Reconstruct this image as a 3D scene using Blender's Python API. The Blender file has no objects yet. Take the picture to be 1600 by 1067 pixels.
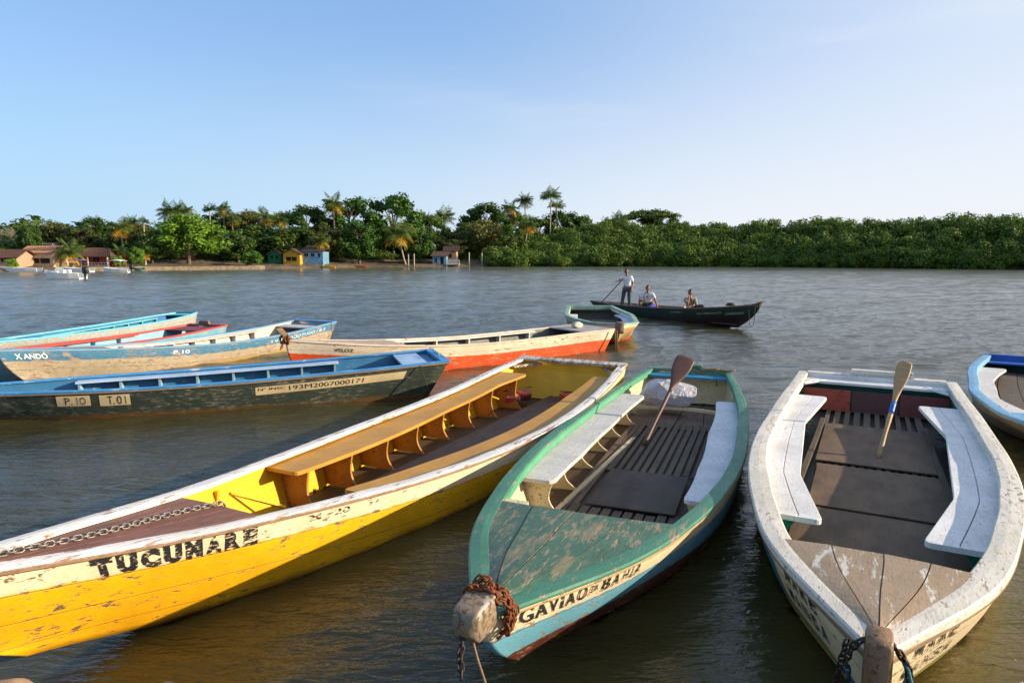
import bpy, bmesh, math, random
import numpy as np
from mathutils import Vector, Matrix
sc = bpy.context.scene
col = sc.collection
R = math.radians
random.seed(5); rng = np.random.default_rng(7)

# ---------------- camera, sky, sun, exposure ----------------
CAM_H, FPX, HOR = 2.4, 1050.0, 398.5          # eye height over the water; focal length and horizon row for a 1600 px wide frame
cam = bpy.data.cameras.new('camera'); cam.sensor_width = 36; cam.lens = 36*FPX/1600
cam.clip_start = .05; cam.clip_end = 3000
camo = bpy.data.objects.new('camera', cam); col.objects.link(camo)
TH = math.atan((533.5-HOR)/FPX)
camo.location = (0, 0, CAM_H); camo.rotation_euler = (R(90)-TH, 0, 0)
sc.camera = camo
SUN_AZ, SUN_EL = R(-3), R(16)               # azimuth measured from +X towards +Y
EXPO = .80; SKYS = .12
w = bpy.data.worlds.new('World'); sc.world = w; w.use_nodes = True
wn, wl = w.node_tree.nodes, w.node_tree.links
wn.clear()
wo = wn.new('ShaderNodeOutputWorld'); bg = wn.new('ShaderNodeBackground'); sky = wn.new('ShaderNodeTexSky')
sky.sky_type = 'NISHITA'; sky.sun_disc = False; sky.sun_elevation = SUN_EL; sky.sun_rotation = R(90)-SUN_AZ
sky.air_density = 1.0; sky.dust_density = .3; sky.ozone_density = 3.0; sky.altitude = 0
bg.inputs[1].default_value = SKYS
# the air near the horizon and the thin bright veil towards the sun, laid out by direction on the sky itself
def W_(t, **k):
    n = wn.new(t)
    for a_, v in k.items(): setattr(n, a_, v)
    return n
def wmath(op, x, y, z=None):
    n = W_('ShaderNodeMath', operation=op)
    for i_, v in enumerate((x, y) if z is None else (x, y, z)):
        if isinstance(v, (int, float)): n.inputs[i_].default_value = v
        else: wl.new(v, n.inputs[i_])
    return n.outputs[0]
def wramp(x, lo, hi, a_, b_):
    n = W_('ShaderNodeMapRange', interpolation_type='SMOOTHSTEP'); wl.new(x, n.inputs[0])
    for i_, v in zip((1, 2, 3, 4), (lo, hi, a_, b_)): n.inputs[i_].default_value = v
    return n.outputs[0]
def wmix(f, x, y, mode='MIX'):
    n = W_('ShaderNodeMixRGB', blend_type=mode)
    for i_, v in enumerate((f, x, y)):
        if isinstance(v, (int, float)): n.inputs[i_].default_value = v
        elif isinstance(v, tuple): n.inputs[i_].default_value = (*v, 1)
        else: wl.new(v, n.inputs[i_])
    return n.outputs[0]
tc = W_('ShaderNodeTexCoord'); sp_ = W_('ShaderNodeSeparateXYZ'); wl.new(tc.outputs['Generated'], sp_.inputs[0])
zz = sp_.outputs[2]; dt = wmath('ADD', wmath('MULTIPLY', sp_.outputs[0], math.cos(SUN_AZ)), wmath('MULTIPLY', sp_.outputs[1], math.sin(SUN_AZ)))
SB = 1/(SKYS*2**EXPO)
def sk(*c): return tuple(v*SB for v in c)
base = wmix(.5, wmix(1., sky.outputs[0], (.62, .72, .90), 'MULTIPLY'), sk(.42, .68, 1.06))
air = wmix(wramp(dt, -.75, .45, 0, 1), sk(.50, .74, .94), sk(.92, .93, .955))
c1_ = wmix(wramp(zz, -.02, .34, .93, 0), base, air)
mp = W_('ShaderNodeMapping'); mp.inputs['Rotation'].default_value = (R(-24), R(28), R(10)); mp.inputs['Scale'].default_value = (1.0, 1.3, 8); wl.new(tc.outputs['Generated'], mp.inputs[0])
nz = W_('ShaderNodeTexNoise'); nz.inputs['Scale'].default_value = 1.6; nz.inputs['Detail'].default_value = 6; nz.inputs['Roughness'].default_value = .55; wl.new(mp.outputs[0], nz.inputs[0])
veil = wmath('ADD', wramp(dt, -.2, .85, 0, .80), wmath('MULTIPLY', wramp(nz.outputs[0], .50, .78, 0, .28), wramp(dt, -.5, .1, .12, 1)))
c2_ = wmix(veil, c1_, sk(.87, .91, .97))
wl.new(c2_, bg.inputs[0]); wl.new(bg.outputs[0], wo.inputs[0])
sl = bpy.data.lights.new('sun', 'SUN'); sl.energy = 5.0; sl.angle = R(.5); sl.color = (1, .83, .60)
slo = bpy.data.objects.new('sun', sl); col.objects.link(slo)
sd = Vector((math.cos(SUN_AZ)*math.cos(SUN_EL), math.sin(SUN_AZ)*math.cos(SUN_EL), math.sin(SUN_EL)))
slo.rotation_euler = sd.to_track_quat('Z', 'Y').to_euler(); slo.location = (30, 0, 20)
sc.view_settings.view_transform = 'Standard'; sc.view_settings.look = 'None'
sc.view_settings.exposure = EXPO; sc.view_settings.gamma = 1

def ray(px, py, Y):
    "world point at forward distance Y seen at pixel (px,py) of the 1600 px photograph"
    a = (px-800)/FPX; b = -(py-533.5)/FPX
    fy = math.cos(TH)+b*math.sin(TH); fz = -math.sin(TH)+b*math.cos(TH)
    return Vector((a/fy*Y, Y, CAM_H+fz/fy*Y))
def onz(px, py, z=0.):
    a = (px-800)/FPX; b = -(py-533.5)/FPX
    fy = math.cos(TH)+b*math.sin(TH); fz = -math.sin(TH)+b*math.cos(TH)
    k = (z-CAM_H)/fz
    return Vector((a*k, fy*k, z))

# ---------------- objects ----------------
def tag(o, label=None, cat=None, group=None, kind=None):
    if label: o['label'] = label
    if cat: o['category'] = cat
    if group: o['group'] = group
    if kind: o['kind'] = kind
    return o
def thing(name, label, cat, loc=(0, 0, 0), rz=0, group=None):
    o = bpy.data.objects.new(name, None); col.objects.link(o); o.empty_display_size = .2
    o.location = loc; o.rotation_euler = (0, 0, rz)
    return tag(o, label, cat, group)
class MB:
    def __init__(s): s.v = []; s.f = []; s.mi = []
    def add(s, vs, fs, mi=0):
        b = len(s.v); s.v += [tuple(p) for p in vs]
        for f in fs: s.f.append([b+i for i in f]); s.mi.append(mi)
        return s
    def box(s, c, d, rz=0, mi=0, tap=1.0):
        x, y, z = [k/2 for k in d]; vs = []
        for sz in (-1, 1):
            k = tap if sz > 0 else 1
            for sx, sy in ((-1, -1), (1, -1), (1, 1), (-1, 1)):
                px, py = sx*x*k, sy*y*k
                vs.append((c[0]+px*math.cos(rz)-py*math.sin(rz), c[1]+px*math.sin(rz)+py*math.cos(rz), c[2]+sz*z))
        return s.add(vs, [(3, 2, 1, 0), (4, 5, 6, 7), (0, 1, 5, 4), (1, 2, 6, 5), (2, 3, 7, 6), (3, 0, 4, 7)], mi)
    def grid(s, rows, closed=False, mi=0, cap=False):
        "rows: list of equal-length point lists"
        n = len(rows[0]); vs = [p for r in rows for p in r]; fs = []
        for i in range(len(rows)-1):
            for j in range(n if closed else n-1):
                k = (j+1) % n
                fs.append((i*n+j, i*n+k, (i+1)*n+k, (i+1)*n+j))
        if cap: fs += [tuple(range(n-1, -1, -1)), tuple((len(rows)-1)*n+j for j in range(n))]
        return s.add(vs, fs, mi)
    def tube(s, pts, rad, seg=8, mi=0, sq=1.0):
        pts = [Vector(p) for p in pts]; n = len(pts)
        rr = rad if isinstance(rad, (list, tuple)) else [rad]*n
        rows = []; up = None
        for i, p in enumerate(pts):
            d = (pts[min(i+1, n-1)]-pts[max(i-1, 0)])
            if d.length < 1e-9: d = Vector((0, 0, 1))
            d.normalize()
            if up is None:
                up = Vector((0, 0, 1)) if abs(d.z) < .9 else Vector((1, 0, 0))
            up = up-d*up.dot(d)
            if up.length < 1e-6: up = d.orthogonal()
            up.normalize()
            a = d.cross(up).normalized()
            rows.append([p+(a*math.cos(t)+up*math.sin(t)*sq)*rr[i] for t in [2*math.pi*k/seg for k in range(seg)]])
        return s.grid(rows, True, mi, True)
    def build(s, name, mats, parent=None, smooth=False, loc=None):
        me = bpy.data.meshes.new(name); me.from_pydata(s.v, [], s.f)
        if not isinstance(mats, (list, tuple)): mats = [mats]
        for m in mats: me.materials.append(m)
        if len(mats) > 1: me.polygons.foreach_set('material_index', s.mi)
        if smooth: me.polygons.foreach_set('use_smooth', [True]*len(s.f))
        me.update()
        o = bpy.data.objects.new(name, me); col.objects.link(o)
        if parent: o.parent = parent
        if loc: o.location = loc
        return o
def fixn(o):
    bm = bmesh.new(); bm.from_mesh(o.data); bmesh.ops.remove_doubles(bm, verts=bm.verts, dist=1e-5)
    bmesh.ops.recalc_face_normals(bm, faces=bm.faces); bm.to_mesh(o.data); bm.free(); return o
def fast_mesh(name, V, F, mats, mi=None, parent=None, smooth=False):
    "V (n,3), F (m,k) numpy"
    me = bpy.data.meshes.new(name); m, k = F.shape
    me.vertices.add(len(V)); me.vertices.foreach_set('co', V.astype(np.float32).ravel())
    me.loops.add(m*k); me.loops.foreach_set('vertex_index', F.astype(np.int32).ravel())
    me.polygons.add(m); me.polygons.foreach_set('loop_start', np.arange(0, m*k, k, dtype=np.int32))
    for mm in (mats if isinstance(mats, (list, tuple)) else [mats]): me.materials.append(mm)
    if mi is not None: me.polygons.foreach_set('material_index', mi.astype(np.int32))
    me.update(calc_edges=True)
    if smooth: me.polygons.foreach_set('use_smooth', np.ones(m, bool))
    o = bpy.data.objects.new(name, me); col.objects.link(o); o.parent = parent
    return o

# ---------------- materials ----------------
class NT:
    def __init__(s, name):
        s.m = bpy.data.materials.new(name); s.m.use_nodes = True; s.t = s.m.node_tree; s.n = s.t.nodes; s.l = s.t.links
        s.b = s.n['Principled BSDF']; s.out = s.n['Material Output']
        s.b.inputs['Roughness'].default_value = .6
    def link(s, a, b): s.l.new(a, b)
    def val(s, inp, x):
        if isinstance(x, bpy.types.NodeSocket): s.l.new(x, inp)
        elif isinstance(x, (tuple, list)) and len(x) == 3 and inp.type == 'RGBA': inp.default_value = (*x, 1)
        else: inp.default_value = x
    def coord(s, scale=(1, 1, 1), kind='Object', rot=(0, 0, 0), loc=(0, 0, 0)):
        t = s.n.new('ShaderNodeTexCoord'); m = s.n.new('ShaderNodeMapping'); m.inputs['Scale'].default_value = scale
        m.inputs['Rotation'].default_value = rot; m.inputs['Location'].default_value = loc
        s.link(t.outputs[kind], m.inputs[0]); return m.outputs[0]
    def noise(s, vec, scale=1, detail=4, rough=.55, dist=0.):
        n = s.n.new('ShaderNodeTexNoise'); s.link(vec, n.inputs[0]); n.inputs['Scale'].default_value = scale
        n.inputs['Detail'].default_value = detail; n.inputs['Roughness'].default_value = rough; n.inputs['Distortion'].default_value = dist
        return n.outputs[0]
    def math(s, op, a, b=None, clamp=False):
        n = s.n.new('ShaderNodeMath'); n.operation = op; n.use_clamp = clamp
        s.val(n.inputs[0], a)
        if b is not None: s.val(n.inputs[1], b)
        return n.outputs[0]
    def step(s, x, lo, hi, a=0., b=1.):
        n = s.n.new('ShaderNodeMapRange'); n.interpolation_type = 'SMOOTHSTEP'; s.val(n.inputs[0], x)
        n.inputs[1].default_value = lo; n.inputs[2].default_value = hi; n.inputs[3].default_value = a; n.inputs[4].default_value = b
        return n.outputs[0]
    def mix(s, f, a, b, mode='MIX'):
        n = s.n.new('ShaderNodeMixRGB'); n.blend_type = mode; s.val(n.inputs[0], f); s.val(n.inputs[1], a); s.val(n.inputs[2], b)
        return n.outputs[0]
    def ramp(s, x, stops):
        n = s.n.new('ShaderNodeValToRGB'); s.link(x, n.inputs[0]); e = n.color_ramp.elements
        while len(e) < len(stops): e.new(.5)
        for k, (p, c) in zip(e, stops): k.position = p; k.color = (*c, 1)
        return n.outputs[0]
    def bump(s, h, strength=.3, dist=.01, nrm=None):
        n = s.n.new('ShaderNodeBump'); n.inputs['Strength'].default_value = strength; n.inputs['Distance'].default_value = dist
        s.link(h, n.inputs['Height'])
        if nrm: s.link(nrm, n.inputs['Normal'])
        return n.outputs[0]
    def sep(s, v, k):
        n = s.n.new('ShaderNodeSeparateXYZ'); s.link(v, n.inputs[0]); return n.outputs[k]
WOOD = (.23, .14, .075); GREYW = (.26, .21, .16)
def paint(name, c, under=WOOD, wear=.30, rough=.55, sx=1.2, dirt=.35, seed=0., bands=None, scum=None, stroke=None, wearhi=.06, patchy=None):
    """old boat paint over wood. bands: [(girth distance, colour), ...] further colours down the side (uses UV v in metres)."""
    t = NT(name); o = t.coord((sx, 5, 5), loc=(seed, seed*.7, seed*.3)); fine = t.coord((3, 17, 17), loc=(seed, 0, seed)); wide = t.coord((1, 1, 1), loc=(0, seed, 0))
    n1 = t.noise(o, 5.2, 9, .68, .4); n2 = t.noise(fine, 5, 5, .7); n3 = t.noise(wide, 2.3, 5, .6)
    colr = c; uv = None
    if bands:
        uv = t.sep(t.coord((1, 1, 1), 'UV'), 1)
        j = t.math('MULTIPLY', t.math('SUBTRACT', t.noise(t.coord((2, 12, 12)), 3, 5, .6), .5), .05)
        uvj = t.math('ADD', uv, j)
        for d, cc in bands: colr = t.mix(t.step(uvj, d-.004, d+.004), colr, cc)
    # tonal variation of the paint itself
    v = t.mix(1.0, colr, t.ramp(n3, [(.25, (.72, .72, .70)), (.6, (1.0, 1.0, 1.0)), (.8, (1.1, 1.08, 1.05))]), 'MULTIPLY')
    v = t.mix(dirt, v, t.mix(1.0, v, t.ramp(n2, [(.30, (.50, .44, .38)), (.50, (1, 1, 1))]), 'MULTIPLY'))
    if patchy:   # a second, older coat showing in ragged patches
        p = t.noise(t.coord((.8, 3, 3), loc=(seed+3, 0, 1)), 2.6, 7, .68, .5)
        v = t.mix(t.step(p, patchy[1], patchy[1]+.07), v, patchy[0])
    m = t.math('ADD', t.math('MULTIPLY', n1, .80), t.math('MULTIPLY', n2, .20)); m = t.math('ADD', m, t.math('MULTIPLY', t.math('SUBTRACT', n3, .52), .30))
    if bands:      # rims and seams are rubbed bare first; plank seams run along the side
        m = t.math('ADD', m, t.step(uv, .0, .07, .055, 0))
        fr = t.math('ABSOLUTE', t.math('SUBTRACT', t.math('FRACT', t.math('DIVIDE', t.math('ADD', uv, .03), .21)), .5))
        seam = t.step(fr, .478, .494); m = t.math('ADD', m, t.math('MULTIPLY', t.step(fr, .40, .5), .03))
    th = .655-wear*.30
    f = t.step(m, th, th+wearhi)
    grain = t.ramp(t.noise(t.coord((1.5, 30, 30), loc=(seed, 1, 2)), 4, 6, .6), [(.3, tuple(k*.5 for k in under)), (.65, tuple(k*1.25 for k in under))])
    v = t.mix(f, v, grain)
    if scum:
        z = t.sep(t.coord((1, 1, 1)), 2); zj = t.math('ADD', z, t.math('MULTIPLY', n3, .10))
        v = t.mix(t.step(zj, scum[0], scum[0]+.10, .92, 0.), v, scum[1])
    t.link(v, t.b.inputs['Base Color']); t.b.inputs['Roughness'].default_value = rough
    t.link(t.step(n1, .3, .8, rough*.8, min(1, rough*1.25)), t.b.inputs['Roughness'])
    h = t.math('ADD', t.math('MULTIPLY', f, -.5), t.math('MULTIPLY', n2, .5))
    if bands:
        v = t.mix(t.math('MULTIPLY', seam, .55), v, tuple(k*.25 for k in under)); t.link(v, t.b.inputs['Base Color']); h = t.math('SUBTRACT', h, t.math('MULTIPLY', seam, 1.2))
    t.link(t.bump(h, .55, .006), t.b.inputs['Normal'])
    return t.m
def wood(name, c, rough=.75, grain=1.0, seed=0., dirt=.5):
    t = NT(name); g = t.noise(t.coord((1.2, 22, 22), loc=(seed, seed, 0)), 3, 7, .62, .6); n = t.noise(t.coord((1, 2, 2), loc=(seed, 0, 0)), 2.5, 6, .6)
    v = t.ramp(g, [(.28, tuple(k*(1-.55*grain) for k in c)), (.5, c), (.75, tuple(min(1, k*(1+.45*grain)) for k in c))])
    v = t.mix(dirt, v, t.mix(1., v, t.ramp(n, [(.3, (.45, .42, .38)), (.6, (1.05, 1.02, 1)), (.8, (1.3, 1.2, 1.1))]), 'MULTIPLY'))
    t.link(v, t.b.inputs['Base Color']); t.b.inputs['Roughness'].default_value = rough
    t.link(t.bump(g, .5, .004), t.b.inputs['Normal']); return t.m
def plain(name, c, rough=.6, metal=0., var=.25, scale=6., bump=.2, spec=None):
    t = NT(name); n = t.noise(t.coord(), scale, 5, .6)
    v = t.mix(1., c, t.ramp(n, [(.3, (1-var,)*3), (.7, (1+var*.4,)*3)]), 'MULTIPLY')
    t.link(v, t.b.inputs['Base Color']); t.b.inputs['Roughness'].default_value = rough; t.b.inputs['Metallic'].default_value = metal
    if bump: t.link(t.bump(n, bump, .01), t.b.inputs['Normal'])
    return t.m
def letterpaint(name, c, wear=.35, seed=0.):
    "worn sign paint: chipped away where the noise is high"
    t = NT(name); n = t.noise(t.coord((4, 12, 12), loc=(seed, 0, 0)), 5, 6, .7)
    t.b.inputs['Base Color'].default_value = (*c, 1); t.b.inputs['Roughness'].default_value = .6
    tr = t.n.new('ShaderNodeBsdfTransparent'); ms = t.n.new('ShaderNodeMixShader')
    th = .64-wear*.25
    t.link(t.step(n, th, th+.04), ms.inputs[0]); t.link(t.b.outputs[0], ms.inputs[1]); t.link(tr.outputs[0], ms.inputs[2])
    t.link(ms.outputs[0], t.out.inputs[0]); return t.m
def sstep(a, b, x):
    t = min(1, max(0, (x-a)/(b-a))); return t*t*(3-2*t)
def crom(k, u):
    n = len(k)-1; x = min(max(u, 0), 1)*n; i = min(int(x), n-1); t = x-i
    P = [2*k[0]-k[1]]+list(k)+[2*k[-1]-k[-2]]; a, b, c, d = P[i:i+4]
    return .5*((2*b)+(c-a)*t+(2*a-5*b+4*c-d)*t*t+(3*b-a-3*c+d)*t**3)
def lerpk(k, x):
    "piecewise linear through [(x,y),...]"
    if x <= k[0][0]: return k[0][1]
    for (a, p), (b, q) in zip(k, k[1:]):
        if x <= b: return p+(q-p)*(x-a)/(b-a)
    return k[-1][1]
# ---------------- the water ----------------
def make_water(holes=()):
    side_ = 13.95+np.cumsum(np.geomspace(.06, .42, 210)); side_ = np.concatenate([side_, side_[-1]*np.geomspace(1.02, 8, 40)]); xs = np.concatenate([-side_[::-1], np.linspace(-13.9, 13.9, 500), side_])
    ys = np.concatenate([np.linspace(-12, 1.4, 40), np.linspace(1.45, 16, 330), 16+np.cumsum(np.geomspace(.05, .36, 560)), 128+np.cumsum(np.geomspace(.6, 6, 40))])
    X, Y = np.meshgrid(xs, ys); Z = np.zeros_like(X); r = np.random.default_rng(3)
    dist = np.hypot(X, Y); lee = .62+.38*np.clip((dist-4)/14, 0, 1)
    for k in range(46):
        lam = .28*(14 ** (k/45.)); a = R(97)+r.normal(0, .42); kk = 2*math.pi/lam
        amp = .0034*lam**.80*(1. if lam < 2 else .8)
        spacing = np.maximum(.05, np.gradient(ys)[:, None])
        fade = np.clip((lam/3-spacing*.7)/(lam/6), 0, 1)
        ph = r.uniform(0, 6.28); Z += amp*fade*lee*np.sin(kk*(X*math.cos(a)+Y*math.sin(a))+ph+.6*np.sin(.35*X+.2*Y+k))
    for h in holes:                                                # the water stays outside the hulls
        dx, dy = X-h.bow[0], Y-h.bow[1]; lx = dx*h.ca+dy*h.sa; ly = -dx*h.sa+dy*h.ca
        xk = np.linspace(0, h.L, 60); yk = np.array([h.yat(x, .0, .045) if h.bottom(x) < -.04 else -1 for x in xk])
        sec_x = np.array([x+h.shear(x, min(1, h.Z(x)/(h.Z(x)-h.bottom(x)))) for x in xk])
        ins = (lx > 0) & (lx < h.L-.10-h.srake) & (np.abs(ly) < np.interp(lx, sec_x, yk)-.015)
        Z = np.where(ins, -.6, Z)
    ny, nx = X.shape; V = np.stack([X, Y, Z-.005], -1).reshape(-1, 3)
    i = np.arange((ny-1)*nx).reshape(ny-1, nx)[:, :-1].ravel()
    F = np.stack([i, i+1, i+nx+1, i+nx], 1)
    t = NT('river water'); b = t.b
    c1 = t.coord((1, 1, 1)); n = t.noise(c1, .35, 4, .6); X_ = t.sep(c1, 0); Y_ = t.sep(c1, 1)
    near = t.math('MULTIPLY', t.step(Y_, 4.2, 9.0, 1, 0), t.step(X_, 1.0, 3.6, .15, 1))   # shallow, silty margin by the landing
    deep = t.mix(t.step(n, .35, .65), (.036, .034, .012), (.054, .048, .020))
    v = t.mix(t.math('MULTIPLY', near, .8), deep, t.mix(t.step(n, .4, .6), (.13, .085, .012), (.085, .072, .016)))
    v = t.mix(t.step(Y_, 14, 60), v, (.135, .130, .095))      # paler towards mid river: silvery sky reflection painted into the base colour
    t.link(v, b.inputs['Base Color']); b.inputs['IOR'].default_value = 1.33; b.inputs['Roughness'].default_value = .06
    w1 = t.noise(t.coord((2.0, 5.6, 1), rot=(0, 0, R(8))), 1.9, 4, .55, .5); w2 = t.noise(t.coord((3.6, 9, 1), rot=(0, 0, R(-14))), 3.2, 3, .5, .3)
    far = t.noise(t.coord((1.1, 3.0, 1), rot=(0, 0, R(5))), 1.3, 5, .6, .3)
    wind = t.step(t.noise(t.coord((.10, .22, 1), loc=(4, 2, 0)), 1., 4, .6), .36, .62, .35, 1.)
    nb = t.bump(t.math('MULTIPLY', w1, wind), .8, .040); nb = t.bump(w2, .5, .012, nb)
    t.link(t.step(Y_, 9, 70, .04, .13), b.inputs['Roughness'])
    t.link(nb, b.inputs['Normal'])
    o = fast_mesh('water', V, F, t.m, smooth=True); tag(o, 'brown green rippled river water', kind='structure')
    return o

# ---------------- boats ----------------
class Boat:
    def __init__(s, sp):
        s.__dict__.update(dict(kb=.80, k0=.12, kend=.5, bot=-.12, foot=.15, rake=.5, srake=.12, wall=.035, cw=.11, cth=.045, kk=None, liner=.075, floor=.11, fz=0.))
        s.__dict__.update(sp); s.L = sp['L']; s.floor -= s.fz; s.liner -= s.fz; s.bot -= s.fz
        a = R(s.ang); s.ca, s.sa = math.cos(a), math.sin(a)
        s.root = thing(s.name, s.label, 'boat', (s.bow[0]+s.ca*s.L/2, s.bow[1]+s.sa*s.L/2, 0), a, s.group)
    def W(s, x): return max(.02, crom(s.w, x/s.L))
    def Z(s, x): return crom(s.z, x/s.L)
    def dW(s, x): return (s.W(min(s.L, x+.03))-s.W(max(0, x-.03)))/(min(s.L, x+.03)-max(0, x-.03))
    def bottom(s, x):
        return s.foot+(s.bot-s.foot)*(1-(1-x/s.L/s.kend)**1.5) if x/s.L < s.kend else s.bot
    def shear(s, x, t): return s.rake*t**1.7*(1-sstep(0, .32, x/s.L))-s.srake*t*sstep(.72, 1, x/s.L)
    def sec(s, x, t, inset=0., zb=None):
        "point on the side (positive half) at station x, t=0 rim .. 1 bilge"
        u = x/s.L; hw = s.W(x)-inset; zt = s.Z(x); b = s.bottom(x) if zb is None else max(zb, s.bottom(x)+.02)
        kb = s.k0+(s.kb-s.k0)*sstep(0, .42, u)
        if s.kk: kb = sum(lerpk(s.kk, u+q) for q in (-.05, -.025, 0, .025, .05))/5
        tt = t*(zt-b)/(zt-s.bottom(x))
        y = hw*(1-(1-kb)*tt**1.35); y = max(y, .012)
        return (x+s.shear(x, tt), y, zt+(b-zt)*t)
    def yat(s, x, z, inset=.04):
        zt = s.Z(x); b = s.bottom(x); t = min(1, max(0, (zt-z)/(zt-b))); return s.sec(x, t, inset)[1]
    def loc(s, p): return (p[0]-s.L/2, p[1], p[2])
    def world(s, p):
        x, y, z = s.loc(p); c = s.root.location
        return Vector((c.x+x*s.ca-y*s.sa, c.y+x*s.sa+y*s.ca, z))
    def local(s, P):
        "world -> boat coordinates (x from bow, y to the left looking aft, z)"
        dx, dy = P[0]-s.bow[0], P[1]-s.bow[1]
        return (dx*s.ca+dy*s.sa, -dx*s.sa+dy*s.ca, P[2])
    def put(s, mb, name, mat, smooth=False, label=None, norm=True, parent=None):
        mb.v = [s.loc(p) for p in mb.v]
        o = mb.build(name, mat, parent or s.root, smooth)
        if norm: fixn(o)
        if label: o['label'] = label
        return o
    def stations(s, a=0., b=None, n=48, pw=1.5):
        b = s.L if b is None else b
        return [a+(b-a)*(i/n)**(pw if a < .2 else 1) for i in range(n+1)]
    # --- shell
    def hull(s, mout, min_):
        X = s.stations(n=60); T = [i/9 for i in range(10)]
        mb = MB(); uv = []
        for side in (1, -1):
            rows = []
            for x in X:
                r = []; d = 0; q = None
                for t in T:
                    p = s.sec(x, t)
                    if q: d += math.dist(p[1:], q[1:])
                    q = p; r.append((p[0], side*p[1], p[2])); uv.append((p[0], d))
                rows.append(r)
            mb.grid(rows)
        n = len(T); m = len(X)*n
        for i in range(len(X)-1):                                   # bottom
            a, b = i*n+n-1, (i+1)*n+n-1; mb.f.append([a, b, b+m, a+m]); mb.mi.append(0)
        for j in range(n-1):                                        # stem face and transom
            mb.f.append([j, j+1, m+j+1, m+j]); mb.mi.append(0)
            a = (len(X)-1)*n+j; mb.f.append([a, a+1, m+a+1, m+a]); mb.mi.append(0)
        mb.v = [s.loc(p) for p in mb.v]
        o = mb.build('hull', mout, s.root, True)
        me = o.data; ul = me.uv_layers.new(name='UVMap'); idx = [0]*len(me.loops); me.loops.foreach_get('vertex_index', idx)
        ul.data.foreach_set('uv', [c for i in idx for c in uv[i]])
        bm = bmesh.new(); bm.from_mesh(me); bmesh.ops.recalc_face_normals(bm, faces=bm.faces); bm.to_mesh(me); bm.free()
        s.hullo = o
        # lining
        X = [x for x in s.stations(n=50) if x > .25 and x < s.L-.05]+[s.L-.05]; mb = MB(); T = [i/7 for i in range(8)]
        for side in (1, -1):
            mb.grid([[(p[0], side*p[1], p[2]) for p in [s.sec(x, t, s.wall, s.liner) for t in T]] for x in X])
        n = len(T); m = len(X)*n
        for i in range(len(X)-1):
            a, b = i*n+n-1, (i+1)*n+n-1; mb.f.append([a, b, b+m, a+m]); mb.mi.append(0)
        for j in range(n-1):
            a = (len(X)-1)*n+j; mb.f.append([a, a+1, m+a+1, m+a]); mb.mi.append(0)
        s.put(mb, 'hull_lining', min_, True)
    def cap(s, x, off, ext=0.):
        "rim point moved inward by off (plan normal)"
        d = s.dW(x); n = math.hypot(1, d)
        return (x+off*d/n, max(.0, s.W(x)-off/n))
    def gunwale(s, mat, cw=None, th=None, proud=.012, lip=0., mlip=None, x0=0., x1=None, labels=(None, None), zo=.004):
        cw = cw or s.cw; th = th or s.cth; x1 = x1 or s.L; c = .009
        for k, side in enumerate((1, -1)):
            mb = MB(); rows = []
            for x in s.stations(x0, x1, 70, 1.5):
                z = s.Z(x)+zo; w_ = cw(x) if callable(cw) else cw
                j = (math.sin(x*3.1+side)+math.sin(x*7.7+2*side))*.0025
                pr = [(-proud, z-th), (-proud-.001, z-c), (-proud+c, z+j*.4), (w_*.5, z+.003), (w_-c+j, z+j*.3), (w_+j, z-c), (w_+j, z-th), (w_*.5, z-th)]
                r = []
                for o_, zz in pr:
                    q = s.cap(x, o_); r.append((q[0], side*q[1], zz))
                rows.append(r)
            mb.grid(rows, True, 0, True); s.put(mb, 'gunwale', mat, label=labels[k])
            if lip:
                mb = MB(); rows = []
                for x in s.stations(max(x0, s.xd), x1-.02, 50, 1.):
                    z = s.Z(x)-th+.004; w_ = (cw(x) if callable(cw) else cw)-.006
                    rows.append([(lambda q: (q[0], side*q[1], zz))(s.cap(x, o_)) for o_, zz in ((w_-.022, z), (w_, z), (w_, z-lip), (w_-.022, z-lip))])
                mb.grid(rows, True, 0, True); s.put(mb, 'gunwale_lip', mlip or mat)
    def rubrail(s, mat, d=.035, h=.04, x0=.02, x1=None, out=.028):
        for side in (1, -1):
            rows = []
            for x in s.stations(x0, x1 or s.L, 60):
                z = s.Z(x)-d; y = s.sec(x, d/(s.Z(x)-s.bottom(x)))[1]
                rows.append([(x, side*(y-.004), z+h/2), (x, side*(y+out*.8), z+h/2), (x, side*(y+out), z+h*.2), (x, side*(y+out), z-h*.3), (x, side*(y+out*.6), z-h/2), (x, side*(y-.004), z-h/2)])
            s.put(MB().grid(rows, True, 0, True), 'rub_rail', mat)
    def deck(s, mat, xd, edge=.1, dz=-.002, planks=4, th=.028, crown=.015, gap=.004, name='bow_deck', x0=.02, bow=0., jit=.002, label=None):
        "planked foredeck reaching aft to xd; bow = how far the middle of its aft edge lies forward of the ends"
        mb = MB(); rr = random.Random(int(xd*100)+planks)
        fr = [-1]+sorted([-1+2*(i+rr.uniform(-.16, .16))/planks for i in range(1, planks)])+[1]
        for a, b in zip(fr, fr[1:]):
            rows = []; jz = rr.uniform(-jit, jit)
            for i in range(19):
                u = i/18; row = []
                for f, g in ((a, gap), (b, -gap)):
                    xe = xd-bow*(1-f*f); x = x0+(xe-x0)*u
                    q = s.cap(x, edge); yy = q[1]*f+g*(0 if abs(f) == 1 else 1)
                    if abs(f) < 1: yy += .008*math.sin(x*5+f*9)*min(1, x)
                    row.append((x, yy, s.Z(x)+dz+crown*(1-f*f)+jz))
                rows.append([row[0], row[1], (row[1][0], row[1][1], row[1][2]-th), (row[0][0], row[0][1], row[0][2]-th)])
            mb.grid(rows, True, 0, True)
        return s.put(mb, name, mat, label=label)
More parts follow.
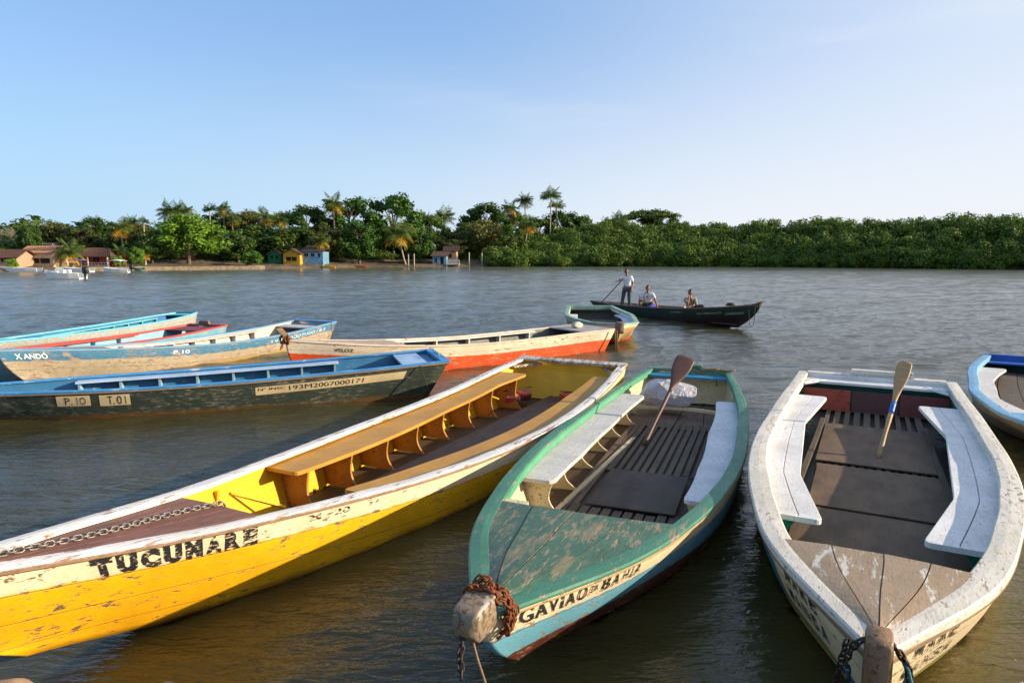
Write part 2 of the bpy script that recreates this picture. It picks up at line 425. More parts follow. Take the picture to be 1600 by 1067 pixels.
    def bench(s, mat, side, x0, x1, bw, drop=.1, th=.028, off=.05, label=None, n=30, round_=.06, name='side_bench', crack=None, inner=None):
        rows = []
        def rowat(x):
            z = s.Z(x)-drop; yo = s.yat(x, z, off) if off > 0 else s.W(x)
            b = lerpk(bw, (x-x0)/(x1-x0)) if isinstance(bw, list) else bw
            e = min(x-x0, x1-x)
            if e < round_: b -= (round_-math.sqrt(max(0, round_**2-(round_-e)**2)))*.8
            if inner: b = yo-lerpk(inner, x)-(0 if e >= round_ else (yo-lerpk(inner, x)-b if False else (round_-math.sqrt(max(0, round_**2-(round_-e)**2)))*.8))
            return z, yo, max(.01, yo-b)
        mb = MB()
        cuts = [(0, 1)] if crack is None else [(0, crack-.007), (crack+.007, 1)]
        for c0, c1 in cuts:
            rows = []
            for i in range(n+1):
                u = i/n; u = u if round_ == 0 else .5-.5*math.cos(math.pi*u)*(1 if True else 0); x = x0+(x1-x0)*u
                z, yo, yi = rowat(x); ya = yo+(yi-yo)*c0; yb = yo+(yi-yo)*c1; c = .005
                rows.append([(x, side*ya, z), (x, side*(yb+c), z), (x, side*yb, z-c), (x, side*yb, z-th), (x, side*ya, z-th)])
            mb.grid(rows, True, 0, True)
        return s.put(mb, name, mat, label=label)
    def rib(s, mat, side, x, reach, drop=.13, th=.022, curve=.10, zf=None, foot=.12, name='rib', wall=.035, slant=0., edge=None):
        "upright frame under a bench, S-shaped inner edge"
        zt = s.Z(x)-drop; zf = zf or s.floor; N = 9; inn = []; out = []
        for i in range(N+1):
            u = i/N; z = zt+(zf-zt)*u
            yo = s.yat(x, z, wall); yi = s.yat(x, zt, wall)-reach+curve*math.sin(u*math.pi*.8)**1.3-foot*u**3.5
            out.append((yo, z)); inn.append((min(yi, yo-.01), z))
        mb = MB(); rows = []
        for dx in (-th/2, th/2):
            rows.append([(x+dx, side*y, z) for y, z in out]+[(x+dx+slant*(1-i/N), side*y, z) for i, (y, z) in reversed(list(enumerate(inn)))])
        mb.grid(rows, True)
        m = len(rows[0])
        for k in (0, 1):
            for i in range(N):
                q = [k*m+i, k*m+i+1, k*m+m-2-i, k*m+m-1-i]; mb.f.append(q); mb.mi.append(0)
        if edge:
            for i in range(N): pass
        return s.put(mb, name, mat)
    def boards(s, mat, x0, x1, n, y0=None, y1=None, gap=.012, z=None, th=.018, name='floorboards', cross=False, jit=.004, seed=0, wob=.0, fit=.02, label=None):
        z = z or s.floor+.02; mb = MB(); rr = random.Random(seed)
        if cross:
            for i in range(n):
                a = x0+(x1-x0)*i/n+gap/2; b = x0+(x1-x0)*(i+1)/n-gap/2
                dz = rr.uniform(-jit, jit)
                rows = []
                for x in (a, b):
                    ya = y0 if y0 is not None else -s.yat(x, z, s.wall+fit); yb = y1 if y1 is not None else s.yat(x, z, s.wall+fit)
                    rows.append([(x, ya, z+dz), (x, yb, z+dz), (x, yb, z+dz-th), (x, ya, z+dz-th)])
                mb.grid(rows, True, 0, True)
        else:
            K = 10
            for i in range(n):
                dz = rr.uniform(-jit, jit); e0 = rr.uniform(-wob, wob); e1 = rr.uniform(-wob, wob); rows = []
                ga = rr.uniform(.7, 1.3)*gap
                for k in range(K+1):
                    x = x0+e0+(x1+e1-x0-e0)*k/K; h = s.yat(min(max(x, .3), s.L-.1), z, s.wall+fit)
                    A = -h if y0 is None else max(-h, y0); B_ = h if y1 is None else min(h, y1)
                    a = A+(B_-A)*i/n+ga/2; b = A+(B_-A)*(i+1)/n-ga/2
                    if b-a < .004: b = a+.004
                    rows.append([(x, a, z+dz), (x, b, z+dz), (x, b, z+dz-th), (x, a, z+dz-th)])
                mb.grid(rows, True, 0, True)
        return s.put(mb, name, mat, label=label)
    def cross(s, mat, x0, x1, drop, th=.035, inset=.04, name='stern_thwart', label=None, sag=0, over=0.):
        "board lying athwart between x0 and x1"
        rows = []
        for i in range(13):
            f = -1+2*i/12; row = []
            for x in (x0, x1):
                y = f*(s.W(min(x, s.L))-inset); row.append((x, y, s.Z(min(x, s.L))-drop+sag*(1-f*f)))
            rows.append([row[0], row[1], (row[1][0], row[1][1], row[1][2]-th), (row[0][0], row[0][1], row[0][2]-th)])
        return s.put(MB().grid(rows, True, 0, True), name, mat, label=label)
    def hp(s, side, x, d, out=.005):
        "point on the outer side, d metres below the rim"
        zt = s.Z(x); b = s.bottom(x); t = min(1, max(0, d/(zt-b)))
        p = s.sec(x, t); q = s.sec(x, min(1, t+.04)); r = s.sec(x+.05, t)
        a = Vector((q[0]-p[0], q[1]-p[1], q[2]-p[2])); c = Vector((r[0]-p[0], r[1]-p[1], r[2]-p[2]))
        n = c.cross(a); n.normalize()
        if n.y < 0: n = -n
        P = Vector(p)+n*out; return (P.x, side*P.y, P.z)
    def letter(s, body, side, x0, x1, d0, d1, mat, bold=0., name='lettering', d0b=None, d1b=None, out=.005, label=None, slant=0.):
        "painted word laid on the side between stations x0..x1; d0 top edge, d1 bottom edge (and d0b, d1b at its far end)"
        cu = bpy.data.curves.new('t', 'FONT'); cu.body = body; cu.offset = bold; cu.resolution_u = 3
        to = bpy.data.objects.new('t', cu); col.objects.link(to); dg = bpy.context.evaluated_depsgraph_get()
        me = to.evaluated_get(dg).to_mesh(); V = [tuple(v.co) for v in me.vertices]; F = [tuple(p.vertices) for p in me.polygons]
        to.evaluated_get(dg).to_mesh_clear(); bpy.data.objects.remove(to); bpy.data.curves.remove(cu)
        xs = [v[0] for v in V]; ysv = [v[1] for v in V]; xa, xb, ya, yb = min(xs), max(xs), min(ysv), max(ysv)
        d0b = d0 if d0b is None else d0b; d1b = d1 if d1b is None else d1b
        mb = MB(); vs = []
        for v in V:
            u = (v[0]-xa)/(xb-xa); h = (v[1]-ya)/(yb-ya); d = (d1+(d1b-d1)*u)*(1-h)+(d0+(d0b-d0)*u)*h
            vs.append(s.hp(side, x0+(x1-x0)*(u+slant*(h-.5)), d, out))
        mb.add(vs, F); return s.put(mb, name, mat, norm=False, parent=None, label=label)
    def patch(s, mat, side, x0, x1, d0, d1, d0b=None, d1b=None, name='painted_panel', out=.003):
        d0b = d0 if d0b is None else d0b; d1b = d1 if d1b is None else d1b; rows = []
        for i in range(21):
            u = i/20; a = d0+(d0b-d0)*u; b = d1+(d1b-d1)*u
            rows.append([s.hp(side, x0+(x1-x0)*u, a+(b-a)*j/4, out) for j in range(5)])
        return s.put(MB().grid(rows), name, mat)
def link_chain(path, L=.05, r=.006, wide=.6):
    "chain links along a polyline (world points)"
    pts = [Vector(p) for p in path]; mb = MB(); acc = [0]
    for a, b in zip(pts, pts[1:]): acc.append(acc[-1]+(b-a).length)
    tot = acc[-1]; step = L*.72; n = int(tot/step)
    def at(d):
        d = min(max(d, 0), tot-1e-6)
        for i in range(len(acc)-1):
            if acc[i+1] >= d: return pts[i].lerp(pts[i+1], (d-acc[i])/max(1e-9, acc[i+1]-acc[i]))
        return pts[-1]
    for i in range(n):
        d = (i+.5)*step; c = at(d); t = (at(d+.01)-at(d-.01)); t.normalize()
        s0 = t.orthogonal().normalized(); ax = (Matrix.Rotation((math.pi/2 if i % 2 else 0)+.5+.3*math.sin(i*1.7), 3, t) @ s0)
        loop = []; hl = L/2-L*wide/2
        for k in range(12):
            an = 2*math.pi*k/12; x = math.cos(an)*L*wide/2+(hl if math.cos(an) > 0 else -hl); y = math.sin(an)*L*wide/2
            loop.append(c+t*x+ax*y)
        n_ = t.cross(ax); rows = []
        for k in range(12):
            o = (loop[k]-c); o = o.normalized() if o.length > 1e-6 else ax
            rows.append([loop[k]+(o*math.cos(q)+n_*math.sin(q))*r for q in [2*math.pi*j/5 for j in range(5)]])
        rows.append(rows[0]); mb.grid(rows, True)
    return mb
def recenter(o, loc):
    "give a mesh built in world coordinates its own origin"
    loc = Vector(loc); me = o.data
    for v in me.vertices: v.co -= loc
    o.location = loc; return o
SP = {
'Y': dict(fz=.14, name='rowing_boat', bow=(-3.051,2.875),ang=63.70,L=9.186,z=[0.874,0.569,0.435,0.454,0.658],w=[.03,.362,.593,.833,.999,1.076,1.076,1.033,.917], kk=[(0,.2),(.10,.22),(.16,.28),(.22,.5),(.37,.82),(.5,.86),(1,.8)], foot=.17, rake=.72, kend=.3, cw=.105, xd=2.03,
  label='bright yellow wooden boat lettered TUCUMARE with brown foredeck and yellow benches'),
'G': dict(fz=.10, name='rowing_boat', bow=(-.152,2.938),ang=68.91,L=8.443,z=[.733,.533,.436,.434,.546],w=[.03,.514,.794,.961,1.028,1.016,.972,.833,.641], foot=.22, rake=.5, kend=.3, kk=[(0,.3),(.07,.3),(.12,.28),(.19,.38),(.34,.8),(.56,.9),(1,.8)], cw=.14, xd=1.75,
  label='green rimmed boat lettered GAVIAO DA BAHIA with cream and pale blue side'),
'W': dict(name='rowing_boat', bow=(1.649,2.820),ang=61.99,L=8.128,z=[.64,.59,.554,.555,.586],w=[.03,.567,.842,1.009,1.081,1.089,1.084,1.054,1.036], kk=[(0,.3),(.09,.5),(.17,.65),(.24,.74),(.34,.87),(.6,.9),(1,.85)], foot=.12, rake=.25, kend=.3, cw=.17, xd=1.12,
  label='white rimmed wooden boat lettered MARE MANSA on its bow with wide white benches'),
'D': dict(fz=.05, name='rowing_boat', bow=(-9.624,9.297),ang=17.9,L=8.753,z=[.409,.43,.447,.518,.624],w=[.03,.312,.515,.699,.795,.837,.818,.786,.756], foot=.05, rake=.4, srake=.45, cw=.07, xd=1.6, kb=.75,
  label='long dark green wooden boat with bright blue interior and cream registration panels'),
'X': dict(name='rowing_boat', bow=(-8.921,11.494),ang=65.24,L=8.109,z=[.772,.577,.446,.452,.575],w=[.03,.299,.479,.639,.753,.802,.801,.759,.725], foot=.05, rake=.55, srake=.3, cw=.07, xd=1.8,
  label='weathered wooden boat lettered XANDO with a worn blue band and white benches'),
'P': dict(name='rowing_boat', bow=(-11.563,14.294),ang=87.56,L=8.76,z=[.521,.455,.415,.412,.451],w=[.03,.341,.472,.572,.639,.654,.643,.563,.38], foot=.05, rake=.4, srake=.1, cw=.08, xd=1.0,
  label='light blue boat with flaking white side, farthest of those at the left'),
'K': dict(name='rowing_boat', bow=(-10.646,10.276),ang=75.72,L=8.719,z=[.57,.516,.455,.421,.478],w=[.03,.324,.493,.625,.696,.73,.726,.667,.604], foot=.05, rake=.4, srake=.15, cw=.08, xd=1.2,
  label='red rimmed boat between the pale blue boat and the XANDO boat'),
'V': dict(fz=.05, name='rowing_boat', bow=(-4.329,12.741),ang=35.43,L=7.944,z=[.791,.595,.5,.52,.569],w=[.03,.363,.578,.724,.752,.761,.738,.716,.763], foot=.02, rake=.25, srake=.35, cw=.09, xd=1.6,
  label='white and orange wooden boat lettered VELOZ with a rusty chain round its stem'),
'Q': dict(name='rowing_boat', bow=(2.84,17.613),ang=90.26,L=6.578,z=[.599,.524,.484,.514,.587],w=[.03,.623,.787,.919,1.033,1.104,1.031,.93,.831], foot=.05, rake=.3, cw=.15, xd=.5,
  label='short broad green rimmed boat with cream hull seen end on behind the orange boat'),
'E': dict(name='rowing_boat', bow=(6.217,7.101),ang=56.17,L=7.135,z=[.42,.401,.397,.399,.417],w=[.03,.622,.867,1.015,1.021,1.037,1.002,.885,.753], foot=.05, rake=.3, cw=.13, xd=1.2,
  label='wooden boat with light blue rim and weathered grey side cut off by the right edge'),
'C': dict(name='canoe', bow=(7.941,21.472),ang=118.12,L=9.446,z=[.828,.574,.441,.401,.406],w=[.03,.325,.43,.501,.526,.506,.435,.276,.05], foot=.0, rake=.9, srake=.7, cw=.05, xd=.9, kb=.7,
  label='dark green wooden canoe afloat in mid river carrying three people'),
}
SCALEC = 1
for k_, s_ in SP.items(): s_['group'] = 'wooden boats moored at the landing' if k_ != 'C' else None
BB = {k: Boat(s) for k, s in SP.items()}
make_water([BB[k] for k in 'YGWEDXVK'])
YEL = (.88, .43, .004); CREAM = (.80, .64, .42); WHT = (.78, .74, .68); GRN = (.055, .22, .13); LBL = (.16, .42, .55); RUST = (.16, .045, .012)
m_rope_g = plain('teal rope', (.01, .12, .13), .7, scale=60); m_rope_t = plain('old tan rope', (.28, .17, .08), .9, scale=60); m_rope_d = plain('dark rope', (.05, .035, .025), .9, scale=60)
m_rope_b = plain('blue rope', (.01, .13, .30), .7, scale=60)
m_rust = plain('rusty iron', (.22, .065, .02), .8, .3, .5, 40, .6); m_zinc = plain('galvanised iron', (.26, .23, .20), .45, .6, .5, 40, .3); m_iron = plain('dark iron', (.05, .03, .022), .6, .5, .5, 40, .4)
m_brown = wood('weathered brown plank', (.15, .10, .07), seed=2); m_grey = wood('worn grey floor plank', (.085, .058, .038), seed=4); m_slat = wood('grey slat', (.10, .07, .045), seed=7); m_ply = wood('grimy plywood', (.075, .05, .034), grain=.35, seed=9, dirt=.8)
m_ply2 = wood('tan plywood', (.14, .085, .048), grain=.35, seed=11, dirt=.8)
m_blackl = letterpaint('worn black lettering', (.012, .012, .014), .42); m_whitel = letterpaint('white lettering', (.8, .8, .78), .15); m_whitew = letterpaint('faded white lettering', (.55, .58, .55), .75, 3); m_blackw = letterpaint('faded black lettering', (.03, .03, .03), .62, 5)

# --- the yellow boat
b = BB['Y']
my = paint('yellow hull paint', CREAM, (.17, .13, .08), .31, sx=1.0, seed=1, bands=[(.168, YEL)], scum=(.015, (.10, .03, .01)), dirt=.4)
myi = paint('yellow inner paint', (.80, .46, .01), (.20, .12, .05), .12, seed=3, dirt=.5); mybench = paint('ochre bench paint', (.50, .24, .022), (.25, .16, .07), .18, seed=4, sx=.5, dirt=.4)
mycap = paint('white gunwale paint', (.80, .75, .70), (.30, .16, .12), .42, seed=8, sx=.5); mrub = paint('brown rubbing strake', (.30, .17, .11), WOOD, .6, seed=11, sx=.6)
myrib = paint('ochre rib paint', (.42, .17, .03), (.16, .07, .03), .3, seed=13)
b.hull(my, myi); b.gunwale(mycap, .105, .035); b.rubrail(mrub, .020, .03, x1=b.L-.01, out=.018)
b.deck(wood('dark red brown deck plank', (.20, .085, .06), seed=21), 2.1, edge=.085, dz=-.035, planks=5, th=.02, crown=.01, gap=.002, bow=.0)
mb = MB().box((2.1, 0, b.Z(2.1)-.09), (.025, .94, .07)); b.put(mb, 'deck_beam', myi)
b.bench(mybench, 1, 3.2, 8.35, .4, .055, .035, .045, inner=[(3.2, .36), (3.9, .41), (4.6, .46), (6.2, .60), (7.7, .60), (8.35, .45)], n=50, label='ochre bench along the far side'); b.bench(mybench, -1, 3.0, 8.5, [(0, .36), (.2, .44), (.8, .42), (1, .34)], .05, .035, .045)
for i, x in enumerate((2.5, 3.42, 4.1, 4.78, 5.46, 6.14, 6.82, 7.5, 8.15)):
    for side in (1, -1): b.rib(myrib if i else myi, side, x, (b.yat(x, b.Z(x)-.09, .035)-lerpk([(3.2, .41), (4.6, .50), (6.2, .63), (7.7, .62), (8.35, .5)], x)) if i else .05, .09, .024, .035, zf=-.01, foot=.09, slant=0)
for x in (2.72, 4.6, 6.1, 7.6):
    mb = MB(); y0 = b.yat(x, .14, .25); y1 = b.yat(x, b.Z(x)-.16, .06); mb.tube([(x-.05, y1, b.Z(x)-.15), (x+.34, y0, .16)], .016, 4); b.put(mb, 'diagonal_brace', myi)
b.boards(wood('brown floor plank', (.13, .078, .052), seed=64), 2.2, b.L-.1, 4, -.50, .36, gap=.006, z=.045, seed=2, jit=.006); b.boards(wood('dark bilge board', (.07, .045, .025), seed=61), 1.6, b.L-.1, 6, gap=.002, z=-.03, seed=3, name='bilge_floor')
mtc = paint('chipped white transom cap', (.62, .58, .52), (.22, .15, .08), .62, seed=15, sx=.8)
b.cross(mtc, b.L-.16, b.L+.04, -.012, .035, -.01, 'transom_cap'); b.cross(myi, b.L-.075, b.L-.05, .1, .42, .07, 'transom_lining')
for side, t_ in ((1, None), (-1, None)):
    mb = MB(); y = b.W(8.9)-.12; z = b.Z(9.)-.06
    mb.grid([[(b.L-.5, side*(y+.03), z), (b.L-.5, side*(y+.07), z), (b.L-.5, side*(y+.07), z-.04), (b.L-.5, side*(y+.03), z-.04)], [(b.L-.08, side*(y-.30), z), (b.L-.08, side*(y-.25), z), (b.L-.08, side*(y-.25), z-.04), (b.L-.08, side*(y-.30), z-.04)]], True, 0, True)
    b.put(mb, 'corner_knee', mtc)
for k, ch in enumerate('TUCUMARE'):
    x = .93+k*.128
    b.letter(ch, -1, x, x+.108, .036, .168, letterpaint('worn black lettering %d' % k, (.012, .012, .014), (.3, .3, .45, .3, .35, .5, .42, .62)[k], k) , .085, name='lettering', out=.004)
b.letter('M', -1, 2.35, 2.44, .05, .10, m_blackw, .01); b.letter('20', -1, 2.56, 2.70, .05, .10, m_blackw, .01); b.letter('97', -1, 2.86, 3.0, .045, .095, m_blackw, .01)

# --- the green rimmed boat
b = BB['G']
mg = paint('green boat hull paint', CREAM, (.35, .22, .10), .34, sx=.8, seed=31, bands=[(.165, LBL), (.37, (.11, .022, .012))], dirt=.3)
mgi = paint('cream inner paint', (.66, .55, .34), (.25, .15, .06), .25, seed=33, dirt=.7); mgc = paint('green gunwale paint', (.050, .195, .120), (.30, .22, .14), .38, seed=35, sx=.7, dirt=.5)
mgd = paint('worn green deck paint', (.050, .125, .075), (.26, .20, .13), .54, seed=36, sx=.9, dirt=.9, wearhi=.10, patchy=((.15, .15, .08), .53)); mglip = paint('fresh green lip', (.07, .32, .18), (.3, .25, .15), .1, seed=37, sx=.5)
mgb = paint('worn white bench paint', (.62, .58, .54), (.36, .28, .21), .42, seed=39, sx=.8, dirt=.8, wearhi=.2); mgb2 = paint('cracked white bench paint', (.66, .66, .68), (.28, .26, .24), .34, seed=41, sx=5, dirt=.7, wearhi=.15)
b.hull(mg, mgi); b.gunwale(mgc, lambda x: .112-.02*sstep(6, 8, x), .022, lip=.075, mlip=mglip, x1=b.L-.02); b.rubrail(paint('bare tan edge', (.42, .27, .13), WOOD, .3, seed=43), .028, .022, out=.016)
b.deck(mgd, 1.86, edge=.11, dz=.006, planks=4, th=.03, crown=.03, gap=.0035, bow=.13, jit=.003)
mb = MB(); mb.grid([[(x, s_*(b.W(x)-.10), b.Z(x)-.02), (x, s_*(b.W(x)-.10), b.Z(x)-.06), (x, s_*(b.W(x)-.30), b.Z(x)-.06), (x, s_*(b.W(x)-.30), b.Z(x)-.02)] for x in (1.7, 2.0) for s_ in (1,)], True, 0, True); b.put(mb, 'deck_knee', mgi)
b.bench(mgb, 1, 2.88, 7.05, [(0, .32), (.25, .40), (.6, .40), (1, .38)], .10, .035, .045, round_=.10); b.bench(mgb2, -1, 2.82, 7.0, [(0, .27), (.25, .35), (.6, .38), (1, .30)], .10, .035, .045, round_=.08)
for x in (2.05, 3.0, 3.75, 4.5, 5.2, 5.9, 6.6, 7.3):
    for side in (1, -1): b.rib(mgi, side, x, .08 if x < 2.5 or x > 7.1 else .30, .13, .022, .06, zf=.0, foot=.14, slant=.0)
for side in (1,):
    mb = MB(); rows = [[(x, side*(.565-.07*(x-3)+o), .045-q) for o, q in ((0, 0), (.05, 0), (.05, .025), (0, .025))] for x in [2.6+.25*i for i in range(14)]]
    b.put(mb.grid(rows, True, 0, True), 'floor_stringer', mgi)
b.boards(m_slat, 4.47, 6.8, 11, -.56, .44, gap=.032, z=.135-b.fz, seed=5, jit=.005, wob=.06, name='floor_slats')
b.boards(m_slat, 1.8, 2.72, 12, -.62, .60, gap=.022, z=.135-b.fz, seed=6, jit=.005, wob=.02, name='floor_slats'); b.boards(m_slat, 2.74, 3.3, 12, -.62, .60, gap=.022, z=.14-b.fz, seed=8, jit=.006, wob=.04, name='floor_slats')
b.boards(m_ply, 3.3, 4.42, 1, -.47, .36, gap=0, z=.165-b.fz, seed=7, th=.012, name='plywood_panel'); b.boards(m_brown, 2.9, 6.6, 2, .44, .58, gap=.01, z=.13-b.fz, seed=3)
b.boards(m_brown, 6.6, 8.2, 4, gap=.012, z=.12-b.fz, seed=4, jit=.01); b.boards(wood('dark bilge board b', (.08, .055, .035), seed=62), 1.9, 8.0, 3, gap=.0, z=-.005, seed=1, th=.01, name='bilge_floor')
mb = MB(); mb.grid([[(7.05+.25*(1-(y/.8)**2), y, .16), (7.12+.25*(1-(y/.8)**2), y, .16), (7.12+.25*(1-(y/.8)**2), y, .12), (7.05+.25*(1-(y/.8)**2), y, .12)] for y in [-.75+.15*i for i in range(11)]], True, 0, True); b.put(mb, 'floor_timber', mgi)
mbl = paint('blue thwart paint', (.02, .22, .36), (.2, .2, .18), .3, seed=45)
b.cross(mbl, b.L-.30, b.L-.055, .05, .03, .045); b.cross(mgc, b.L-.075, b.L+.03, -.012, .05, -.004, 'transom_cap')
b.put(MB().box((b.L+.015, .0, b.Z(b.L)+.045), (.06, .44, .07), tap=.9), 'motor_pad', mgc)
for k, (ch, x0, x1) in enumerate((('G', .20, .29), ('A', .30, .385), ('V', .39, .46), ('I', .475, .495), ('Ã', .51, .585), ('O', .60, .67), ('DA', .70, .76), ('B', .80, .87), ('A', .89, .96), ('H', .99, 1.05), ('I', 1.08, 1.095), ('A', 1.12, 1.19))):
    d0, d1 = (.03, .125) if len(ch) == 1 else (.05, .10)
    if ch == 'Ã': d0 = .018
    b.letter(ch, -1, x0, x1, d0, d1, letterpaint('worn sign lettering %d' % k, (.02, .02, .02), .12+.03*k, k+20), .012, slant=-.0)
# blunt stem head
ms = paint('weathered stem timber', (.30, .20, .11), (.16, .09, .04), .5, seed=47, sx=6, dirt=.9, patchy=((.55, .48, .34), .62))
def stem_head(b, mat, w0, w1, x0, x1, z0, z1, name='stem_head', bev=.3):
    rows = []
    for i in range(7):
        u = i/6; x = x0+(x1-x0)*u; w = w0+(w1-w0)*u; k = 1-.16*(abs(2*u-1)**4); w *= k; za = z0+(z1-z0)*0; zt, zb = z1-(.02 if i in (0,) else 0), z0+(.04 if i == 0 else 0)
        h = (zt-zb)/2; zc = (zt+zb)/2
        rows.append([(x, w*math.copysign(abs(math.cos(t))**bev, math.cos(t)), zc+h*math.copysign(abs(math.sin(t))**bev, math.sin(t))) for t in [math.pi*2*(j+.5)/16 for j in range(16)]])
    return b.put(MB().grid(rows, True, 0, True), name, mat, True)
stem_head(b, paint('grey brown stem head', (.24, .18, .12), (.12, .07, .035), .45, seed=48, sx=6, dirt=.9, patchy=((.36, .33, .29), .58)), .064, .080, -.175, .06, b.Z(0)-.045, b.Z(0)+.11, bev=.18)
c0 = [b.world((x, 0, 0)) for x in (0,)]
path = []
for i in range(150):
    a = i/150*2*math.pi*4.3; x = .01+.10*(i/150)+.012*math.sin(i*.9); rr_ = .115+.012*math.sin(i*1.3)
    path.append(b.world((x+.05-.04*math.sin(a), math.cos(a)*(rr_+.005), b.Z(0)-.02+math.sin(a)*(rr_+.03))))
o = link_chain(path, .042, .0062, .66).build('chain', m_rust, None, True); recenter(o, b.world((0, 0, b.Z(0)))); tag(o, 'rusty chain wound many times round the blunt stem of the green rimmed boat', 'chain')
p0 = b.world((-.02, .06, b.Z(0)-.18)); path = [p0+Vector((-.03*math.sin(i*.3), -.02*i*.1, -.05*i)) for i in range(14)]
p0 = ray(722, 985, 2.80); path = [ray(722-i*.3+1.5*math.sin(i*.8), 985+i*7, 2.80-.012*i) for i in range(13)]
o = link_chain(path, .045, .0055, .6).build('chain', m_iron, None, True); recenter(o, path[0]); tag(o, 'dark chain hanging straight down into the water from the green rimmed boat', 'chain')
o = MB().tube([ray(737, 990, 2.80), ray(741, 1010, 2.78), ray(747, 1032, 2.74), ray(755, 1056, 2.68), ray(764, 1085, 2.6)], .006, 6).build('rope', m_rope_t, None, True); recenter(o, ray(737, 990, 2.80)); tag(o, 'thin tan rope hanging beside the dark chain at the green boat', 'rope')

# --- the white rimmed boat
b = BB['W']
mw = paint('cream bow paint', (.74, .60, .38), (.33, .2, .09), .25, sx=.9, seed=51, bands=[(.40, (.22, .26, .06)), (.52, (.55, .42, .2))], scum=(.03, (.12, .08, .03)), dirt=.4)
mwi = paint('teal inner paint', (.03, .22, .18), (.1, .08, .05), .2, seed=53); mwc = paint('worn white gunwale paint', (.72, .66, .56), (.30, .22, .15), .36, seed=55, sx=1.6, dirt=.8, wearhi=.08)
mwd = paint('weathered bow deck paint', (.36, .25, .15), (.24, .14, .07), .46, seed=57, sx=1.2, dirt=.7, wearhi=.25, patchy=((.60, .55, .48), .57)); mwb = paint('white seat paint', (.74, .72, .70), (.38, .30, .26), .20, seed=59, sx=1.2, dirt=.6)
b.hull(mw, mwi); b.gunwale(mwc, lambda x: .13+.02*math.sin(min(1, x/4)*math.pi), .05, lip=.06, mlip=mwb, x1=b.L-.03); b.rubrail(paint('brown bow edge', (.25, .15, .08), WOOD, .4, seed=61), .05, .04, out=.02)
b.deck(mwd, 1.14, edge=.10, dz=.006, planks=4, th=.035, crown=.02, gap=.004, bow=.0, jit=.003)
bwp = [(0, .42), (.04, .44), (.24, .30), (.62, .29), (.66, .30), (.97, .44), (1, .42)]
b.bench(mwb, 1, 1.88, 6.75, .4, .09, .04, .055, round_=.07, crack=.62, inner=[(1.88, .33), (3.02, .58), (5.2, .71), (6.75, .56)], n=60); b.bench(mwb, -1, 1.80, 6.7, .4, .09, .04, .055, round_=.07, crack=.55, inner=[(1.8, .28), (2.95, .56), (5.2, .69), (6.7, .50)], n=60)
for x in (1.98, 3.0, 4.0, 5.0, 6.0, 6.6, 7.3):
    for side in (1, -1): b.rib(mwi, side, x, .26 if x < 7 else .08, .14, .022, .1, zf=.13-b.fz)
b.boards(m_ply2, 3.2, 4.55, 1, -.62, .52, gap=0, z=.165-b.fz, th=.014, name='plywood_panel', seed=1); b.boards(m_ply2, 4.66, 6.5, 1, -.62, .55, gap=0, z=.165-b.fz, th=.014, name='plywood_panel', seed=2)
b.boards(m_ply2, 1.2, 3.18, 1, -.70, .60, gap=0, z=.15-b.fz, th=.014, name='plywood_panel', seed=3); b.boards(m_slat, 6.3, 7.9, 10, -.62, .62, gap=.06, z=.145-b.fz, seed=12, name='floor_slats', jit=.004, wob=.02)
b.boards(m_slat, 4.4, 4.8, 14, -.60, .55, gap=.035, z=.142-b.fz, seed=13, name='floor_slats'); b.boards(m_iron, 1.2, 8.0, 2, gap=0, z=.098-b.fz, th=.01, name='bilge_floor')
for side in (1, -1):
    rows = [[(x, side*(.60+.03*math.sin(x*.7)+o), .19-q) for o, q in ((0, 0), (.055, 0), (.055, .03), (0, .03))] for x in [3.4+.3*i for i in range(12)]]
    b.put(MB().grid(rows, True, 0, True), 'floor_stringer', m_slat)
b.cross(mwb, b.L-.44, b.L-.13, .055, .035, .05); b.cross(mwc, b.L-.12, b.L+.03, -.012, .05, .12, 'transom_cap'); b.put(MB().box((b.L+.0, -.1, b.Z(b.L)+.05), (.12, .85, .07), tap=.95), 'motor_pad', mwc)
mb = MB().box((b.L-.14, 0, b.Z(b.L)-.05), (.022, 2*b.W(b.L)-.14, .10)); b.put(mb, 'thwart_riser', mwb)
for side in (1, -1):
    for q in range(2):
        o_ = .10+.11*q
        pts = [(b.L-.45-o_, side*(b.W(7.5)-.14), b.Z(7.5)-.07), (b.L-.30, side*(b.W(8)-.20-o_), b.Z(8)-.07)]
        b.put(MB().tube(pts, .02, 4), 'corner_knee', mwb)
stem_head(b, paint('brown stem post', (.22, .12, .055), (.10, .06, .03), .35, seed=49, sx=5, dirt=.9, patchy=((.36, .28, .19), .58)), .056, .062, -.08, .08, .10, b.Z(0)+.075, bev=.14)
for sd_ in (-1, 1):
    for row, word in enumerate(('MARE', 'MANSA')):
        for k, ch in enumerate(word):
            u = k if sd_ < 0 else (len(word)-1-k)
            xa = .26+u*.105-(.0 if row == 0 else .06)
            if sd_ < 0: b.letter(ch, -1, xa, xa+.075, .05+row*.145, .15+row*.145, letterpaint('bow lettering', (.015, .015, .015), .45, k+row*7), .012)
            else: b.letter(ch, 1, xa+.30, xa+.225, .05+row*.145, .15+row*.145, letterpaint('bow lettering', (.015, .015, .015), .35, k+row*7), .02)
b.patch(paint('pale blue patch', (.20, .42, .45), (.5, .4, .25), .3, seed=63), -1, 1.7, 3.6, .14, .42, .05, .5, out=.004); b.patch(paint('blue side patch', (.04, .22, .28), (.3, .2, .1), .2, seed=64), 1, 1.15, 2.4, .16, .44, .12, .5, out=.004)
path = []
for i in range(46):
    a = i/46*2*math.pi*1.6+1.2; path.append(b.world((-.02+.055*math.cos(a*1.0)*.3, math.cos(a)*.125, b.Z(0)-.10+math.sin(a)*.16)))
